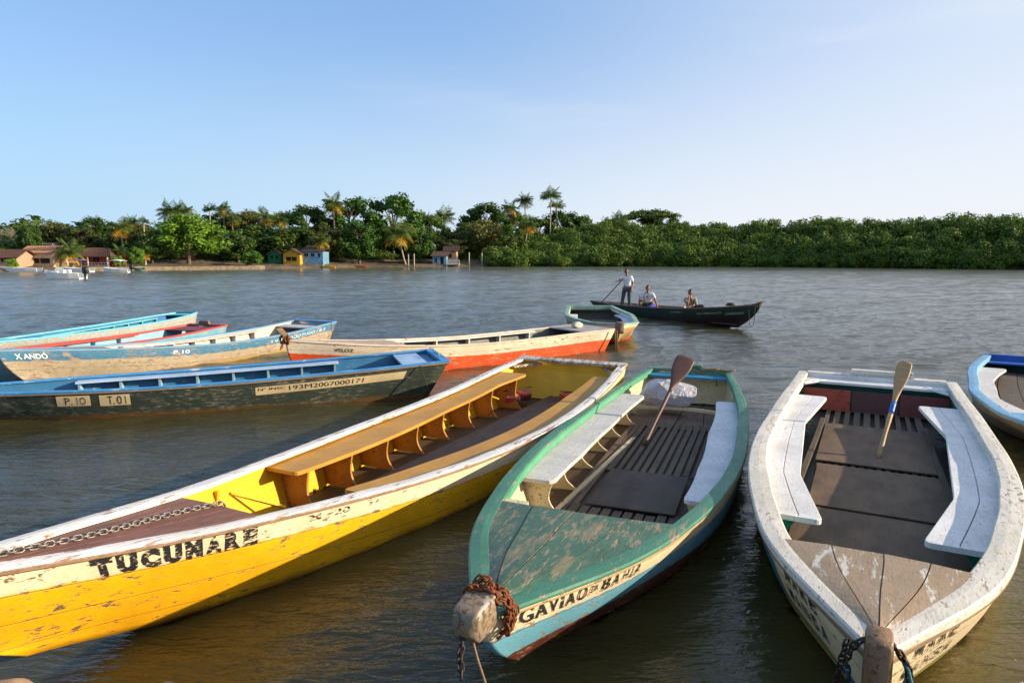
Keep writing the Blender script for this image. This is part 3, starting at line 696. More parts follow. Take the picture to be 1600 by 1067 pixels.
o = link_chain(path, .045, .006, .65).build('chain', m_iron, None, True); recenter(o, b.world((0, 0, b.Z(0)))); tag(o, 'dark chain looped round the square stem post of the MARE MANSA boat', 'chain')
path = [b.world((.06+.01*i, .13+.006*i, b.Z(0)-.02-.045*i)) for i in range(9)]
o = link_chain(path, .045, .005, .65).build('chain', m_iron, None, True); recenter(o, path[0]); tag(o, 'loose end of dark chain hanging down the left side of the MARE MANSA bow', 'chain')
pts = [b.world((.0, math.cos(a)*.12, b.Z(0)-.10+math.sin(a)*.13-.02*math.cos(a))) for a in [R(150+i*15) for i in range(15)]]
o = MB().tube(pts, .012, 8).build('rope', m_rope_b, None, True); recenter(o, pts[0]); tag(o, 'blue rope slung under the stem post of the MARE MANSA boat', 'rope')
pts = [b.world((-.02, -.085, b.Z(0)+.0)), b.world((-.06, -.115, b.Z(0)-.03)), b.world((-.13, -.15, b.Z(0)-.14)), b.world((-.26, -.19, b.Z(0)-.32)), b.world((-.5, -.26, b.Z(0)-.66))]
o = MB().tube(pts, .007, 8).build('rope', m_rope_g, None, True); recenter(o, pts[0]); tag(o, 'taut teal rope running down from the right of the square stem post', 'rope')

# --- the dark green and blue boat
b = BB['D']
md = paint('dark green hull paint', (.045, .06, .045), (.26, .22, .15), .50, seed=71, sx=1.5, dirt=.9, scum=(.045, (.15, .065, .015)), wearhi=.15)
mdi = paint('blue inner paint', (.03, .16, .32), (.2, .3, .38), .25, seed=73, dirt=.5); mdc = paint('bright blue gunwale paint', (.05, .27, .58), (.4, .5, .6), .36, seed=75, sx=.8)
mdb = paint('pale blue bench paint', (.40, .55, .75), (.5, .5, .48), .3, seed=77, sx=.8); mdr = paint('pale blue post paint', (.25, .42, .52), (.3, .3, .3), .2, seed=78)
b.hull(md, mdi); b.gunwale(mdc, .07, .03); b.rubrail(paint('tan edge', (.30, .20, .12), WOOD, .3, seed=79), .04, .03, out=.015)
b.deck(wood('bare deck plank', (.26, .20, .14), seed=22), 1.55, edge=.05, dz=-.02, planks=4, th=.02)
b.bench(mdb, 1, 2.9, 7.0, .23, .05, .03, .03, round_=.02); b.bench(mdb, -1, 2.9, 7.0, .20, .05, .03, .03, round_=.02)
for x in [2.95+.57*i for i in range(8)]:
    for side in (1, -1): b.rib(mdr, side, x, .19, .08, .035, .02, zf=.12-b.fz)
b.boards(m_grey, 1.5, b.L-.5, 4, z=.12-b.fz, gap=.006, seed=3)
b.cross(mdb, b.L-.75, b.L-.32, .04, .03, .05); b.cross(mdc, b.L-.13, b.L+.01, -.01, .04, .0, 'transom_cap'); b.cross(mdi, b.L-.33, b.L-.12, .07, .03, .05, 'stern_shelf')
mcr = paint('cream panel paint', (.72, .55, .30), (.3, .25, .15), .16, seed=81)
b.patch(mcr, -1, 2.93, 3.38, .075, .235); b.patch(mcr, -1, 3.50, 3.91, .08, .25); b.patch(mcr, -1, 5.66, 8.08, .125, .255, .105, .235)
mll = letterpaint('panel lettering', (.02, .02, .02), .18, 2)
for t_, xa, xb in (('P.', 3.04, 3.14), ('I', 3.20, 3.21), ('O', 3.24, 3.32), ('T.', 3.61, 3.70), ('0', 3.735, 3.80), ('I', 3.845, 3.855)): b.letter(t_, -1, xa, xb, .10, .215 if xa < 3.4 else .23, mll, 0., out=.006)
b.letter('Nº INSC', -1, 5.70, 6.10, .142, .185, mll, .0, out=.006); b.letter('193M2007000171', -1, 6.16, 7.36, .14, .215, mll, 0., out=.006)
pts = [b.world((b.L-.5, -b.W(b.L-.5)-.02, b.Z(8.2)-.03)), b.world((b.L-.45, -b.W(b.L-.5)-.10, .35)), b.world((b.L-.38, -b.W(b.L-.5)-.13, .12)), b.world((b.L-.36, -b.W(b.L-.5)-.13, -.1))]
o = MB().tube(pts, .008, 6).build('rope', m_rope_d, None, True); recenter(o, pts[0]); tag(o, 'dark rope hanging into the water from the stern of the dark green boat', 'rope')
pts = [b.world((b.L-.06, .3+.0*i-.06*i, b.Z(b.L)+.03+.025*math.sin(i*2.1))) for i in range(9)]
o = MB().tube(pts, .012, 6).build('rope', plain('pale teal rope', (.2, .36, .38), .8), None, True); recenter(o, pts[0]); tag(o, 'pale teal rope bundled on the stern cap of the dark green boat', 'rope')

# --- the XANDO boat
b = BB['X']
mxh = paint('brown and blue hull paint', (.30, .20, .13), (.27, .19, .13), .42, seed=91, sx=1.5, bands=[(.035, (.05, .20, .35)), (.215, (.42, .35, .25))], dirt=.8, scum=(.04, (.32, .2, .06)), patchy=((.34, .25, .17), .545))
mxi = paint('cream lining', (.58, .48, .38), (.3, .25, .2), .25, seed=93); mxc = paint('blue and tan gunwale', (.12, .32, .52), (.33, .24, .18), .4, seed=95, sx=.6)
b.hull(mxh, mxi); b.gunwale(mxc, .07, .03); b.deck(wood('bare deck plank b', (.28, .2, .14), seed=23), 1.9, edge=.05, dz=-.01, planks=4)
mxb = paint('pale bench', (.55, .52, .50), (.35, .28, .22), .3, seed=97)
b.bench(mxb, 1, 2.6, 6.6, .16, .05, .03, .02, round_=.02); b.bench(mxb, -1, 2.6, 6.6, .16, .05, .03, .02, round_=.02)
for x in [2.7+.62*i for i in range(7)]:
    for side in (1, -1): b.rib(mxb, side, x, .17, .08, .04, .02, zf=.12-b.fz)
b.boards(m_grey, 1.8, b.L-.5, 4, z=.12-b.fz, gap=.006, seed=3)
b.cross(mxb, b.L-.8, b.L-.45, .06, .03, .04); b.cross(mdc, b.L-.13, b.L+.01, -.01, .03, .0, 'transom_cap'); b.cross(mdi, b.L-.45, b.L-.14, .09, .03, .05, 'stern_shelf')
b.letter('X ANDÓ', -1, .22, .70, .045, .17, m_whitel, .02); b.letter('P.10', -1, 3.0, 3.36, .085, .165, m_whitel, .01); b.letter('193M2007000162', -1, 5.6, 7.7, .09, .17, letterpaint('faint white lettering', (.7, .75, .75), .5, 9), .0)
pts = [b.world((b.L-.25, -b.W(b.L)-.02, b.Z(b.L))), b.world((b.L-.22, -b.W(b.L)-.05, -.1))]
o = MB().tube(pts, .006, 6).build('rope', m_rope_d, None, True); recenter(o, pts[0]); tag(o, 'thin line hanging from the stern of the XANDO boat', 'rope')

# --- pale blue boat farthest left, and the red rimmed one
b = BB['P']
mph = paint('flaking white and blue side', (.20, .45, .55), (.36, .29, .22), .5, seed=101, sx=3, bands=[(.045, (.42, .42, .40))], dirt=.8, patchy=((.25, .42, .50), .52)); mpi = paint('deep blue lining', (.03, .14, .36), (.15, .2, .3), .2, seed=103)
mpc = paint('turquoise gunwale', (.16, .52, .60), (.5, .55, .52), .2, seed=105)
b.hull(mph, mpi); b.gunwale(mpc, .07, .035); b.deck(mpc, 1.0, edge=.05, planks=3)
b.bench(mpc, 1, 2.4, 7.6, .18, .07, .03, .03, round_=.02); b.bench(mpc, -1, 2.4, 7.4, .14, .07, .03, .03, round_=.02)
for x in [2.7+.7*i for i in range(8)]:
    for side in (1, -1): b.rib(mpc, side, x, .15, .1, .04, .02, zf=.12-b.fz)
b.boards(m_grey, 1.2, b.L-.3, 4, z=.12-b.fz, gap=.006); b.cross(mpc, b.L-.55, b.L-.1, .03, .03, .04); b.cross(paint('dark teal cap', (.02, .22, .30), WOOD, .2, seed=107), b.L-.1, b.L+.02, -.02, .04, .03, 'transom_cap')
b = BB['K']
mkc = paint('red gunwale', (.50, .055, .035), (.35, .18, .14), .25, seed=111, sx=.6); mki = paint('light blue lining', (.22, .42, .55), (.3, .3, .3), .25, seed=113)
b.hull(paint('light blue side', (.16, .38, .50), (.4, .3, .2), .4, seed=115, dirt=.7), mki); b.gunwale(mkc, .09, .035); b.deck(mkc, 1.2, edge=.05, planks=3)
b.bench(mkc, 1, 2.0, 6.8, .14, .02, .03, .03, round_=.02); b.bench(mkc, -1, 2.4, 6.8, .14, .06, .03, .03, round_=.02)
for x in [2.5+.75*i for i in range(6)]:
    for side in (1, -1): b.rib(mki, side, x, .13, .08, .04, .02, zf=.12-b.fz)
b.boards(m_grey, 1.2, b.L-.3, 4, z=.12-b.fz, gap=.006); b.cross(paint('dark red thwart', (.22, .03, .025), WOOD, .25, seed=117), b.L-.95, b.L-.3, .03, .03, .04); b.cross(mkc, b.L-.12, b.L+.02, -.012, .04, .0, 'transom_cap')
b.put(MB().box((b.L-.1, .05, b.Z(b.L)+.06), (.10, .34, .09), tap=.8), 'motor_pad', m_brown)

# --- white and orange boat
b = BB['V']
mvh = paint('cream and orange hull paint', (.74, .62, .46), (.38, .27, .15), .36, seed=121, sx=1.2, bands=[(.255, (.72, .085, .012))], scum=(-.03, (.35, .05, .01)), dirt=.4)
mvi = paint('dark grey lining', (.12, .14, .13), (.15, .11, .08), .3, seed=123); mvc = paint('cream gunwale', (.66, .54, .42), (.34, .22, .13), .36, seed=125, sx=.8); mvb = paint('white bench', (.72, .66, .58), (.4, .3, .2), .25, seed=127)
b.hull(mvh, mvi); b.gunwale(mvc, .06, .03, x1=b.L-.02); b.deck(wood('pale deck plank', (.42, .32, .24), seed=24), 2.3, edge=.04, dz=-.004, planks=4)
b.bench(mvb, 1, 1.9, 6.4, .20, .03, .03, .02, round_=.02); b.bench(mvb, -1, 2.6, 6.2, .09, .06, .03, .03, round_=.02)
for x in [2.7+.88*i for i in range(5)]:
    for side in (1, -1): b.rib(mvb, side, x, .18 if side > 0 else .08, .06, .035, .02, zf=.12-b.fz)
b.boards(m_grey, 1.9, b.L-.5, 4, z=.12-b.fz, gap=.006); b.cross(wood('grey stern deck plank', (.36, .33, .31), seed=25), b.L-.95, b.L+.03, -.003, .03, .05, 'stern_deck'); b.put(MB().box((b.L-.35, 0, .35), (.02, 1.2, .3)), 'stern_bulkhead', mvi)
b.letter('VELOZ', -1, .83, 1.20, .105, .175, letterpaint('black lettering', (.015, .015, .015), .3, 4), .02); b.letter('INSC 193M2007-000155', -1, 6.25, 7.45, .08, .135, letterpaint('faint black lettering', (.05, .05, .05), .7, 6), 0)
rows = []
for i, (dx, dz, wy) in enumerate(((.12, -.12, .05), (.05, .02, .055), (-.02, .12, .05), (-.09, .20, .045), (-.12, .245, .028))):
    x, z = dx, b.Z(0)+dz; rows.append([(x-.05, wy*.8, z-.02), (x+.055, wy, z), (x+.055, -wy, z), (x-.05, -wy*.8, z-.02)])
b.put(MB().grid(rows, True, 0, True), 'stem_head', ms)
path = []
for i in range(70):
    a = i/70*2*math.pi*4; path.append(b.world((-.02+.05*math.sin(a*.37), math.cos(a)*.095, b.Z(0)-.02+.05*(i/70)+math.sin(a)*.07)))
path += [b.world((-.06-.01*i, -.06, b.Z(0)-.05-.02*i)) for i in range(8)]
o = link_chain(path, .055, .009, .7).build('chain', m_rust, None, True); recenter(o, b.world((0, 0, b.Z(0)))); tag(o, 'rusty chain bundled round the pointed stem of the VELOZ boat', 'chain')
for k, (px, ln) in enumerate(((961, 40), (964, 38))):
    p = ray(px, 516, 16.6); q = ray(px+1, 552, 16.5); o = MB().tube([p, p.lerp(q, .5)+Vector((.01, 0, 0)), q], .012, 6).build('rope', m_rope_t, None, True); recenter(o, p); tag(o, ('left' if k == 0 else 'right')+' one of two mooring lines hanging down from the stern of the VELOZ boat', 'rope', 'mooring lines at the orange stern')

# --- short broad boat seen end on
b = BB['Q']
mqh = paint('cream and salmon hull', (.72, .64, .46), (.33, .3, .18), .35, seed=131, bands=[(.13, (.60, .33, .15)), (.30, (.36, .35, .14)), (.46, (.55, .14, .05))], dirt=.5); mqi = paint('dark lining', (.06, .065, .055), (.1, .08, .06), .2, seed=133); mqc = paint('sage green gunwale', (.20, .36, .27), (.45, .45, .36), .4, seed=135, dirt=.7)
mqb = paint('pale blue seat', (.42, .50, .60), (.4, .35, .3), .25, seed=137)
b.hull(mqh, mqi); b.gunwale(mqc, .14, .04, lip=.10, mlip=mvb, x1=b.L-.02); b.deck(mgd, .42, edge=.1, planks=3)
b.bench(mqb, -1, 1.0, 5.0, .34, .12, .03, .04); b.bench(mvb, 1, 1.6, 5.2, .36, .12, .03, .04)
for x in (1.2, 2.4, 3.6, 4.8):
    for side in (1, -1): b.rib(mqi, side, x, .28, .15, .03, .05, zf=.13-b.fz)
b.boards(m_brown, .6, b.L-.2, 6, z=.13-b.fz, gap=.01); b.cross(mqc, b.L-.12, b.L+.02, -.012, .16, .0, 'transom_cap'); b.cross(mqi, b.L-.3, b.L-.1, .10, .03, .05)
stem_head(b, m_brown, .10, .12, -.12, .10, b.Z(0)-.25, b.Z(0)+.06)
# --- the boat at the right edge
b = BB['E']
meh = paint('grey white weathered side', (.38, .38, .36), (.25, .22, .18), .45, seed=141, sx=2, bands=[(.24, (.16, .19, .21))], dirt=.9, patchy=((.15, .22, .26), .62)); mec = paint('sky blue gunwale', (.17, .40, .62), (.13, .14, .14), .30, seed=143, dirt=.8); mei = paint('dark teal lining', (.03, .07, .07), (.08, .06, .05), .2, seed=145)
meb = paint('off white seat', (.66, .62, .58), (.4, .35, .3), .25, seed=147); mew = paint('deep blue thwart', (.02, .10, .42), (.2, .2, .3), .1, seed=149)
b.hull(meh, mei); b.gunwale(mec, .13, .045, lip=.05, x1=b.L-.02); b.deck(mec, 1.2, edge=.1, planks=4)
b.bench(meb, 1, 1.6, 5.9, bwp, .09, .035, .05); b.bench(meb, -1, 1.6, 5.9, bwp, .09, .035, .05)
for x in (1.8, 2.8, 3.8, 4.8, 5.6):
    for side in (1, -1): b.rib(mei, side, x, .26, .13, .022, .08, zf=.13-b.fz)
b.boards(m_grey, 1.0, b.L-.2, 6, z=.13-b.fz, gap=.01); b.cross(mew, b.L-.12, b.L+.02, -.012, .05, .0, 'transom_cap'); b.cross(mew, b.L-.5, b.L-.12, .09, .03, .05); b.put(MB().box((b.L-.13, 0, b.Z(b.L)-.04), (.022, 2*b.W(b.L)-.14, .12)), 'thwart_riser', mew)
b.letter('XOD', 1, 4.6, 4.05, .06, .16, letterpaint('dark side lettering', (.03, .04, .05), .5, 8), .02)
# --- the ferry canoe
b = BB['C']
mch = paint('bottle green hull paint', (.006, .028, .016), (.04, .03, .02), .2, seed=151, bands=[(.36, (.022, .008, .006))], dirt=.6)
mci = paint('buff lining', (.50, .38, .22), (.2, .13, .08), .3, seed=153); mcc = wood('dark gunwale timber', (.13, .085, .06), seed=26)
b.hull(mch, mci); b.gunwale(mcc, .06, .04); b.deck(mcc, .9, edge=.04, planks=3)
for x in (2.0, 3.6, 5.3, 7.0): b.cross(mcc, x, x+.24, .10, .03, .04, 'thwart')
b.cross(mcc, b.L-1.2, b.L, .02, .02, .03, 'stern_deck')
b.boards(m_brown, .9, b.L-1.2, 3, z=.11-b.fz, gap=.01)
rows = []
for dx, dz, wy in ((.60, -.06, .07), (.35, -.04, .075), (.16, .0, .07), (.0, .06, .06), (-.08, .09, .045)):
    x, z = dx, b.Z(0)+dz-.0; rows.append([(x, wy, z+.02), (x, -wy, z+.02), (x+.10, -wy*.8, z-.16), (x+.10, wy*.8, z-.16)])
b.put(MB().grid(rows, True, 0, True), 'stem_head', mcc)
b.letter('CARAIVA', 1, 1.12, .42, .215, .30, letterpaint('ferry lettering', (.5, .52, .45), .35, 1), .0); b.letter('NAVEGANTE', 1, 2.4, 1.3, .17, .24, letterpaint('ferry lettering b', (.5, .52, .45), .5, 2), .0); b.letter('193M', 1, 3.65, 3.12, .13, .18, letterpaint('ferry lettering c', (.5, .52, .45), .5, 3), .0)
p1 = ray(1170, 484, 21.3); p2 = ray(1180, 478, 21.2)
pts = [p1, ray(1170.5, 498, 21.3), ray(1171, 507, 21.3), ray(1173.5, 510, 21.25), ray(1177, 508, 21.2), ray(1179, 498, 21.2), p2]
o = MB().tube(pts, .010, 6).build('rope', m_rope_d, None, True); recenter(o, p1); tag(o, 'dark mooring line hanging in a loop under the bow of the ferry canoe', 'rope')
p = b.world((1.25, 0, b.Z(1.2)+.005)); o = MB().tube([p+Vector((.15*math.cos(a)*(1-.1*(i//12)), .11*math.sin(a), .02+.016*i/12)) for i, a in enumerate([2*math.pi*k/12 for k in range(60)])], .022, 6).build('rope', m_rope_d, None, True); recenter(o, p); tag(o, 'coil of dark rope on the foredeck of the ferry canoe', 'rope')

# --- chain on the yellow foredeck
b = BB['Y']; path = []
for i in range(60):
    u = i/59; x = .10+2.0*u; path.append(b.world((x, .02+.03*math.sin(u*9)+.05*math.sin(u*3.), b.Z(x)-.035+.017+.012)))
path += [b.world((2.12, .03, b.Z(2.1)-.03)), b.world((2.14, .02, b.Z(2.1)-.12))]
o = link_chain(path, .054, .0062, .62).build('chain', m_zinc, None, True); recenter(o, path[0]); tag(o, 'grey chain lying along the brown foredeck of the yellow boat', 'chain')
# ---------------- paddles, bag, life jackets ----------------
def paddle(name, A, B_, label, mat, Lb, wb, shaft=.018, roll=0., tape=None, parent=None):
    "A = grip end, B_ = blade tip (world points)"
    A, B_ = Vector(A), Vector(B_); L = (B_-A).length
    root = thing(name, label, 'paddle', A)
    root.rotation_mode = 'QUATERNION'
    root.rotation_quaternion = (B_-A).to_track_quat('Z', 'Y') @ Matrix.Rotation(roll, 3, 'Z').to_quaternion()
    mb = MB(); n = 14
    mb.tube([(0, 0, (L-Lb*.9)*i/n) for i in range(n+1)], [shaft*(1+.12*math.sin(i*.8)) for i in range(n+1)], 10)
    mb.build('shaft', mat, root, True)
    rows = []
    for i in range(17):
        u = i/16; z = L-Lb+Lb*u; w_ = shaft+(wb-shaft)*sstep(0, .75, u); w_ *= (1 if u < .93 else math.sqrt(max(0, 1-((u-.93)/.075)**2))*.5+.5); th = shaft*(1-.72*sstep(0, .6, u))
        rows.append([(w_*math.cos(t), th*math.sin(t), z) for t in [2*math.pi*k/14 for k in range(14)]])
    MB().grid(rows, True, 0, True).build('blade', mat, root, True)
    if tape:
        MB().tube([(0, 0, tape[0]+ (tape[1]-tape[0])*i/4) for i in range(5)], shaft+.004, 12).build('tape', plain('blue tape', (.02, .13, .50), .45), root, True)
    return root
m_pad1 = wood('dark reddish paddle wood', (.10, .042, .026), grain=.4, seed=31, rough=.5); m_pad2 = wood('light paddle wood', (.42, .25, .11), grain=.4, seed=33, rough=.55)
A = onz(1006, 695, .06); Bt = ray(1073, 557, A.y+.95); paddle('paddle', A, Bt, 'dark red brown paddle standing blade up between the slats of the green rimmed boat', m_pad1, .66, .125, .024, roll=.35)
A = onz(1372, 716, .16); Bt = ray(1415, 565, A.y+.70); paddle('paddle', A, Bt, 'light wooden paddle with blue tape standing blade up in the MARE MANSA boat', m_pad2, .62, .078, .024, roll=.1, tape=(.60, .76))

def crumple(n, seed, sx, sy, sz, amp=.2, fr=3., nd=26):
    r = np.random.default_rng(seed); dirs = r.normal(size=(nd, 3)); dirs /= np.linalg.norm(dirs, axis=1)[:, None]; off = r.uniform(.55, .95, nd)
    bm = bmesh.new(); bmesh.ops.create_icosphere(bm, subdivisions=n, radius=1)
    for v in bm.verts:
        p = np.array(v.co); q = 1.
        for d, o in zip(dirs, off):
            c = p@d
            if c > .05: q = min(q, o/c)
        q = q*(1+amp*.35*math.sin(p[0]*5*fr/3+seed)*math.sin(p[1]*7*fr/3)+amp*.10*math.sin(p[2]*7+p[0]*9))
        v.co = Vector(p*q); v.co.x *= sx; v.co.y *= sy; v.co.z = max(v.co.z, -.75)*sz
    return bm
def bm_obj(bm, name, mat, loc, rz=0, smooth=True):
    me = bpy.data.meshes.new(name); bm.to_mesh(me); bm.free(); me.materials.append(mat)
    for p in me.polygons: p.use_smooth = smooth
    o = bpy.data.objects.new(name, me); col.objects.link(o); o.location = loc; o.rotation_euler = (0, 0, rz); return o
t = NT('thin white plastic'); t.b.inputs['Base Color'].default_value = (.62, .58, .62, 1); t.b.inputs['Roughness'].default_value = .28; t.b.inputs['Subsurface Weight'].default_value = .25; t.b.inputs['Subsurface Radius'].default_value = (.05, .03, .03)
t.b.inputs['Transmission Weight'].default_value = .25
nn = t.noise(t.coord((1, 1, 1)), 9, 5, .6, 1.2); n2_ = t.noise(t.coord((1, 1, 1)), 26, 3, .6, .8); t.link(t.bump(n2_, .35, .02, t.bump(nn, .9, .06)), t.b.inputs['Normal'])
G_ = BB['G']; o = bm_obj(crumple(6, 4, .58, .34, .34, .10, 3., 90), 'plastic_bag', t.m, G_.world((7.45, .16, .32)), R(68.9-90)); tag(o, 'stuffed white plastic bag lying in the stern of the green rimmed boat', 'plastic bag')
m_lj = plain('red orange life jacket', (.55, .075, .03), .7, scale=12, bump=.5); m_ljd = plain('dull red fabric', (.42, .10, .07), .8, scale=12, bump=.5); m_strap = plain('black webbing', (.015, .015, .015), .8)
def jacket(loc, rz, label, mat, sx=.26, sy=.2, sz=.11, seed=1, cat='life jacket'):
    root = thing('life_jacket', label, cat, loc, rz)
    for k in (-1, 1):
        o = bm_obj(crumple(4, seed+k, sx*.60, sy*(1+.1*k), sz, .07), 'float_panel', mat, (k*sx*.48, .02*k, sz*.7), k*.15); o.parent = root
    mb = MB().box((0, 0, sz*1.62), (sx*2.0, .03, .008)); o = mb.build('strap', m_strap, root)
    return root
Y_ = BB['Y']
jacket(Y_.world((8.35, .62, .05)), R(40), 'faded red life jacket by the far stern corner of the yellow boat', m_ljd, .30, .20, .13, 3)
jacket(Y_.world((8.75, -.30, .05)), R(-20), 'flat red orange life jacket against the transom of the yellow boat', m_lj, .34, .14, .10, 9)
W_ = BB['W']
for i, y in enumerate(()):
    jacket(W_.world((7.72, y, .17)), R(62-90), ('left', 'middle', 'right')[i]+' of three orange life jackets under the stern of the MARE MANSA boat', m_lj, .24, .10, .13, 20+i)['group'] = 'life jackets under the stern thwart'
for i_, (ya, yb, c) in enumerate(((-.93, -.34, (.16, .02, .012)), (-.32, .27, (.10, .018, .012)), (.29, .93, (.42, .045, .012)))):
    rows = [[(W_.L-.62+q, y, z) for q, z in ((0, .13), (.03, .13), (.10, .43), (.07, .43))] for y in [ya+(yb-ya)*k/6 for k in range(7)]]
    W_.put(MB().grid(rows, True, 0, True), 'red_panel', paint('red orange stern panel %d' % i_, c, (.08, .03, .02), .34, seed=170+i_, dirt=.9))
V_ = BB['V']; o = bm_obj(crumple(3, 7, .19, .13, .10, .2), 'folded_tarpaulin', plain('pale tarpaulin', (.5, .46, .38), .8), V_.world((7.35, .05, V_.Z(7.4)+.07)), R(20)); tag(o, 'small pale folded bundle lying on the stern deck of the VELOZ boat', 'bundle')
C_ = BB['C']
o = bm_obj(crumple(3, 12, .34, .16, .13, .2), 'bundle', plain('dark cloth', (.03, .02, .018), .9), C_.world((2.75, 0, C_.Z(2.7)+.0)), R(118)); tag(o, 'dark bundle on the canoe just forward of the man in grey', 'bundle')
# rope on the green transom
pts = [G_.world((G_.L-.03+.05*math.sin(i*1.9), -.38+.032*i*math.cos(i*.8)*.9-.0, G_.Z(G_.L)+.03+.018*math.sin(i*2.7))) for i in range(16)]+[G_.world((G_.L-.14, -.45, .42)), G_.world((G_.L-.15, -.45, .33))]
o = MB().tube(pts, .012, 6).build('rope', m_rope_t, None, True); recenter(o, pts[0]); tag(o, 'knotted brown rope tied on the right end of the green transom', 'rope')
# stones of the landing at the lower edge
m_stone = plain('tan stone', (.30, .20, .12), .85, scale=9, bump=.6)
for i, (px, py, s_) in enumerate(((15, 1084, .12), (262, 1083, .08))):
    o = bm_obj(crumple(3, 30+i, s_*1.3, s_, s_*.8, .1), 'stone', m_stone, onz(px, py, .3), .4)
    tag(o, ('larger' if i == 0 else 'smaller')+' tan stone of the landing just showing at the lower left edge', 'stone', 'landing stones')

# flecks of foam on the silty margin
r = random.Random(9); mb = MB()
for i in range(150):
    P = onz(r.uniform(1440, 1640), r.uniform(900, 1090), .012) if i < 110 else onz(r.uniform(1130, 1215), r.uniform(780, 960), .012)
    W_l = W_.local(P)
    if abs(W_l[1]) < W_.W(min(max(W_l[0], 0), W_.L))+.05 and W_l[0] > -.1: continue
    s_ = r.uniform(.003, .011); a0 = r.uniform(0, 3); mb.add([(P.x+s_*r.uniform(.6, 1.3)*math.cos(a0+k*1.05), P.y+s_*r.uniform(.6, 1.3)*math.sin(a0+k*1.05), .012+.002*r.random()) for k in range(6)]+[(P.x, P.y, .018)], [(k, (k+1) % 6, 6) for k in range(6)])
o = mb.build('foam', plain('foam fleck', (.6, .55, .42), .6, bump=0)); tag(o, 'tiny foam flecks floating beside the MARE MANSA boat', kind='stuff')
# ---------------- people ----------------
def skin_mesh(name, nodes, edges, mat, parent, sub=2, root=0, loc=(0, 0, 0)):
    me = bpy.data.meshes.new(name); me.from_pydata([n[:3] for n in nodes], edges, []); me.materials.append(mat)
    o = bpy.data.objects.new(name, me); col.objects.link(o); o.parent = parent
    m = o.modifiers.new('skin', 'SKIN'); m.use_smooth_shade = True
    if sub: s2 = o.modifiers.new('sub', 'SUBSURF'); s2.levels = sub; s2.render_levels = sub
    for i, n in enumerate(nodes):
        rx = n[3]; ry = n[4] if len(n) > 4 else rx
        me.skin_vertices[0].data[i].radius = (rx, ry); me.skin_vertices[0].data[i].use_root = (i == root)
    return o
m_skin = plain('brown skin', (.24, .10, .055), .55, var=.1, scale=10, bump=.05); m_hair = plain('black hair', (.012, .009, .008), .7, scale=60, bump=.6)
m_eye = plain('eye white', (.6, .55, .5), .3, bump=0); m_pupil = plain('pupil', (.01, .008, .006), .2, bump=0)
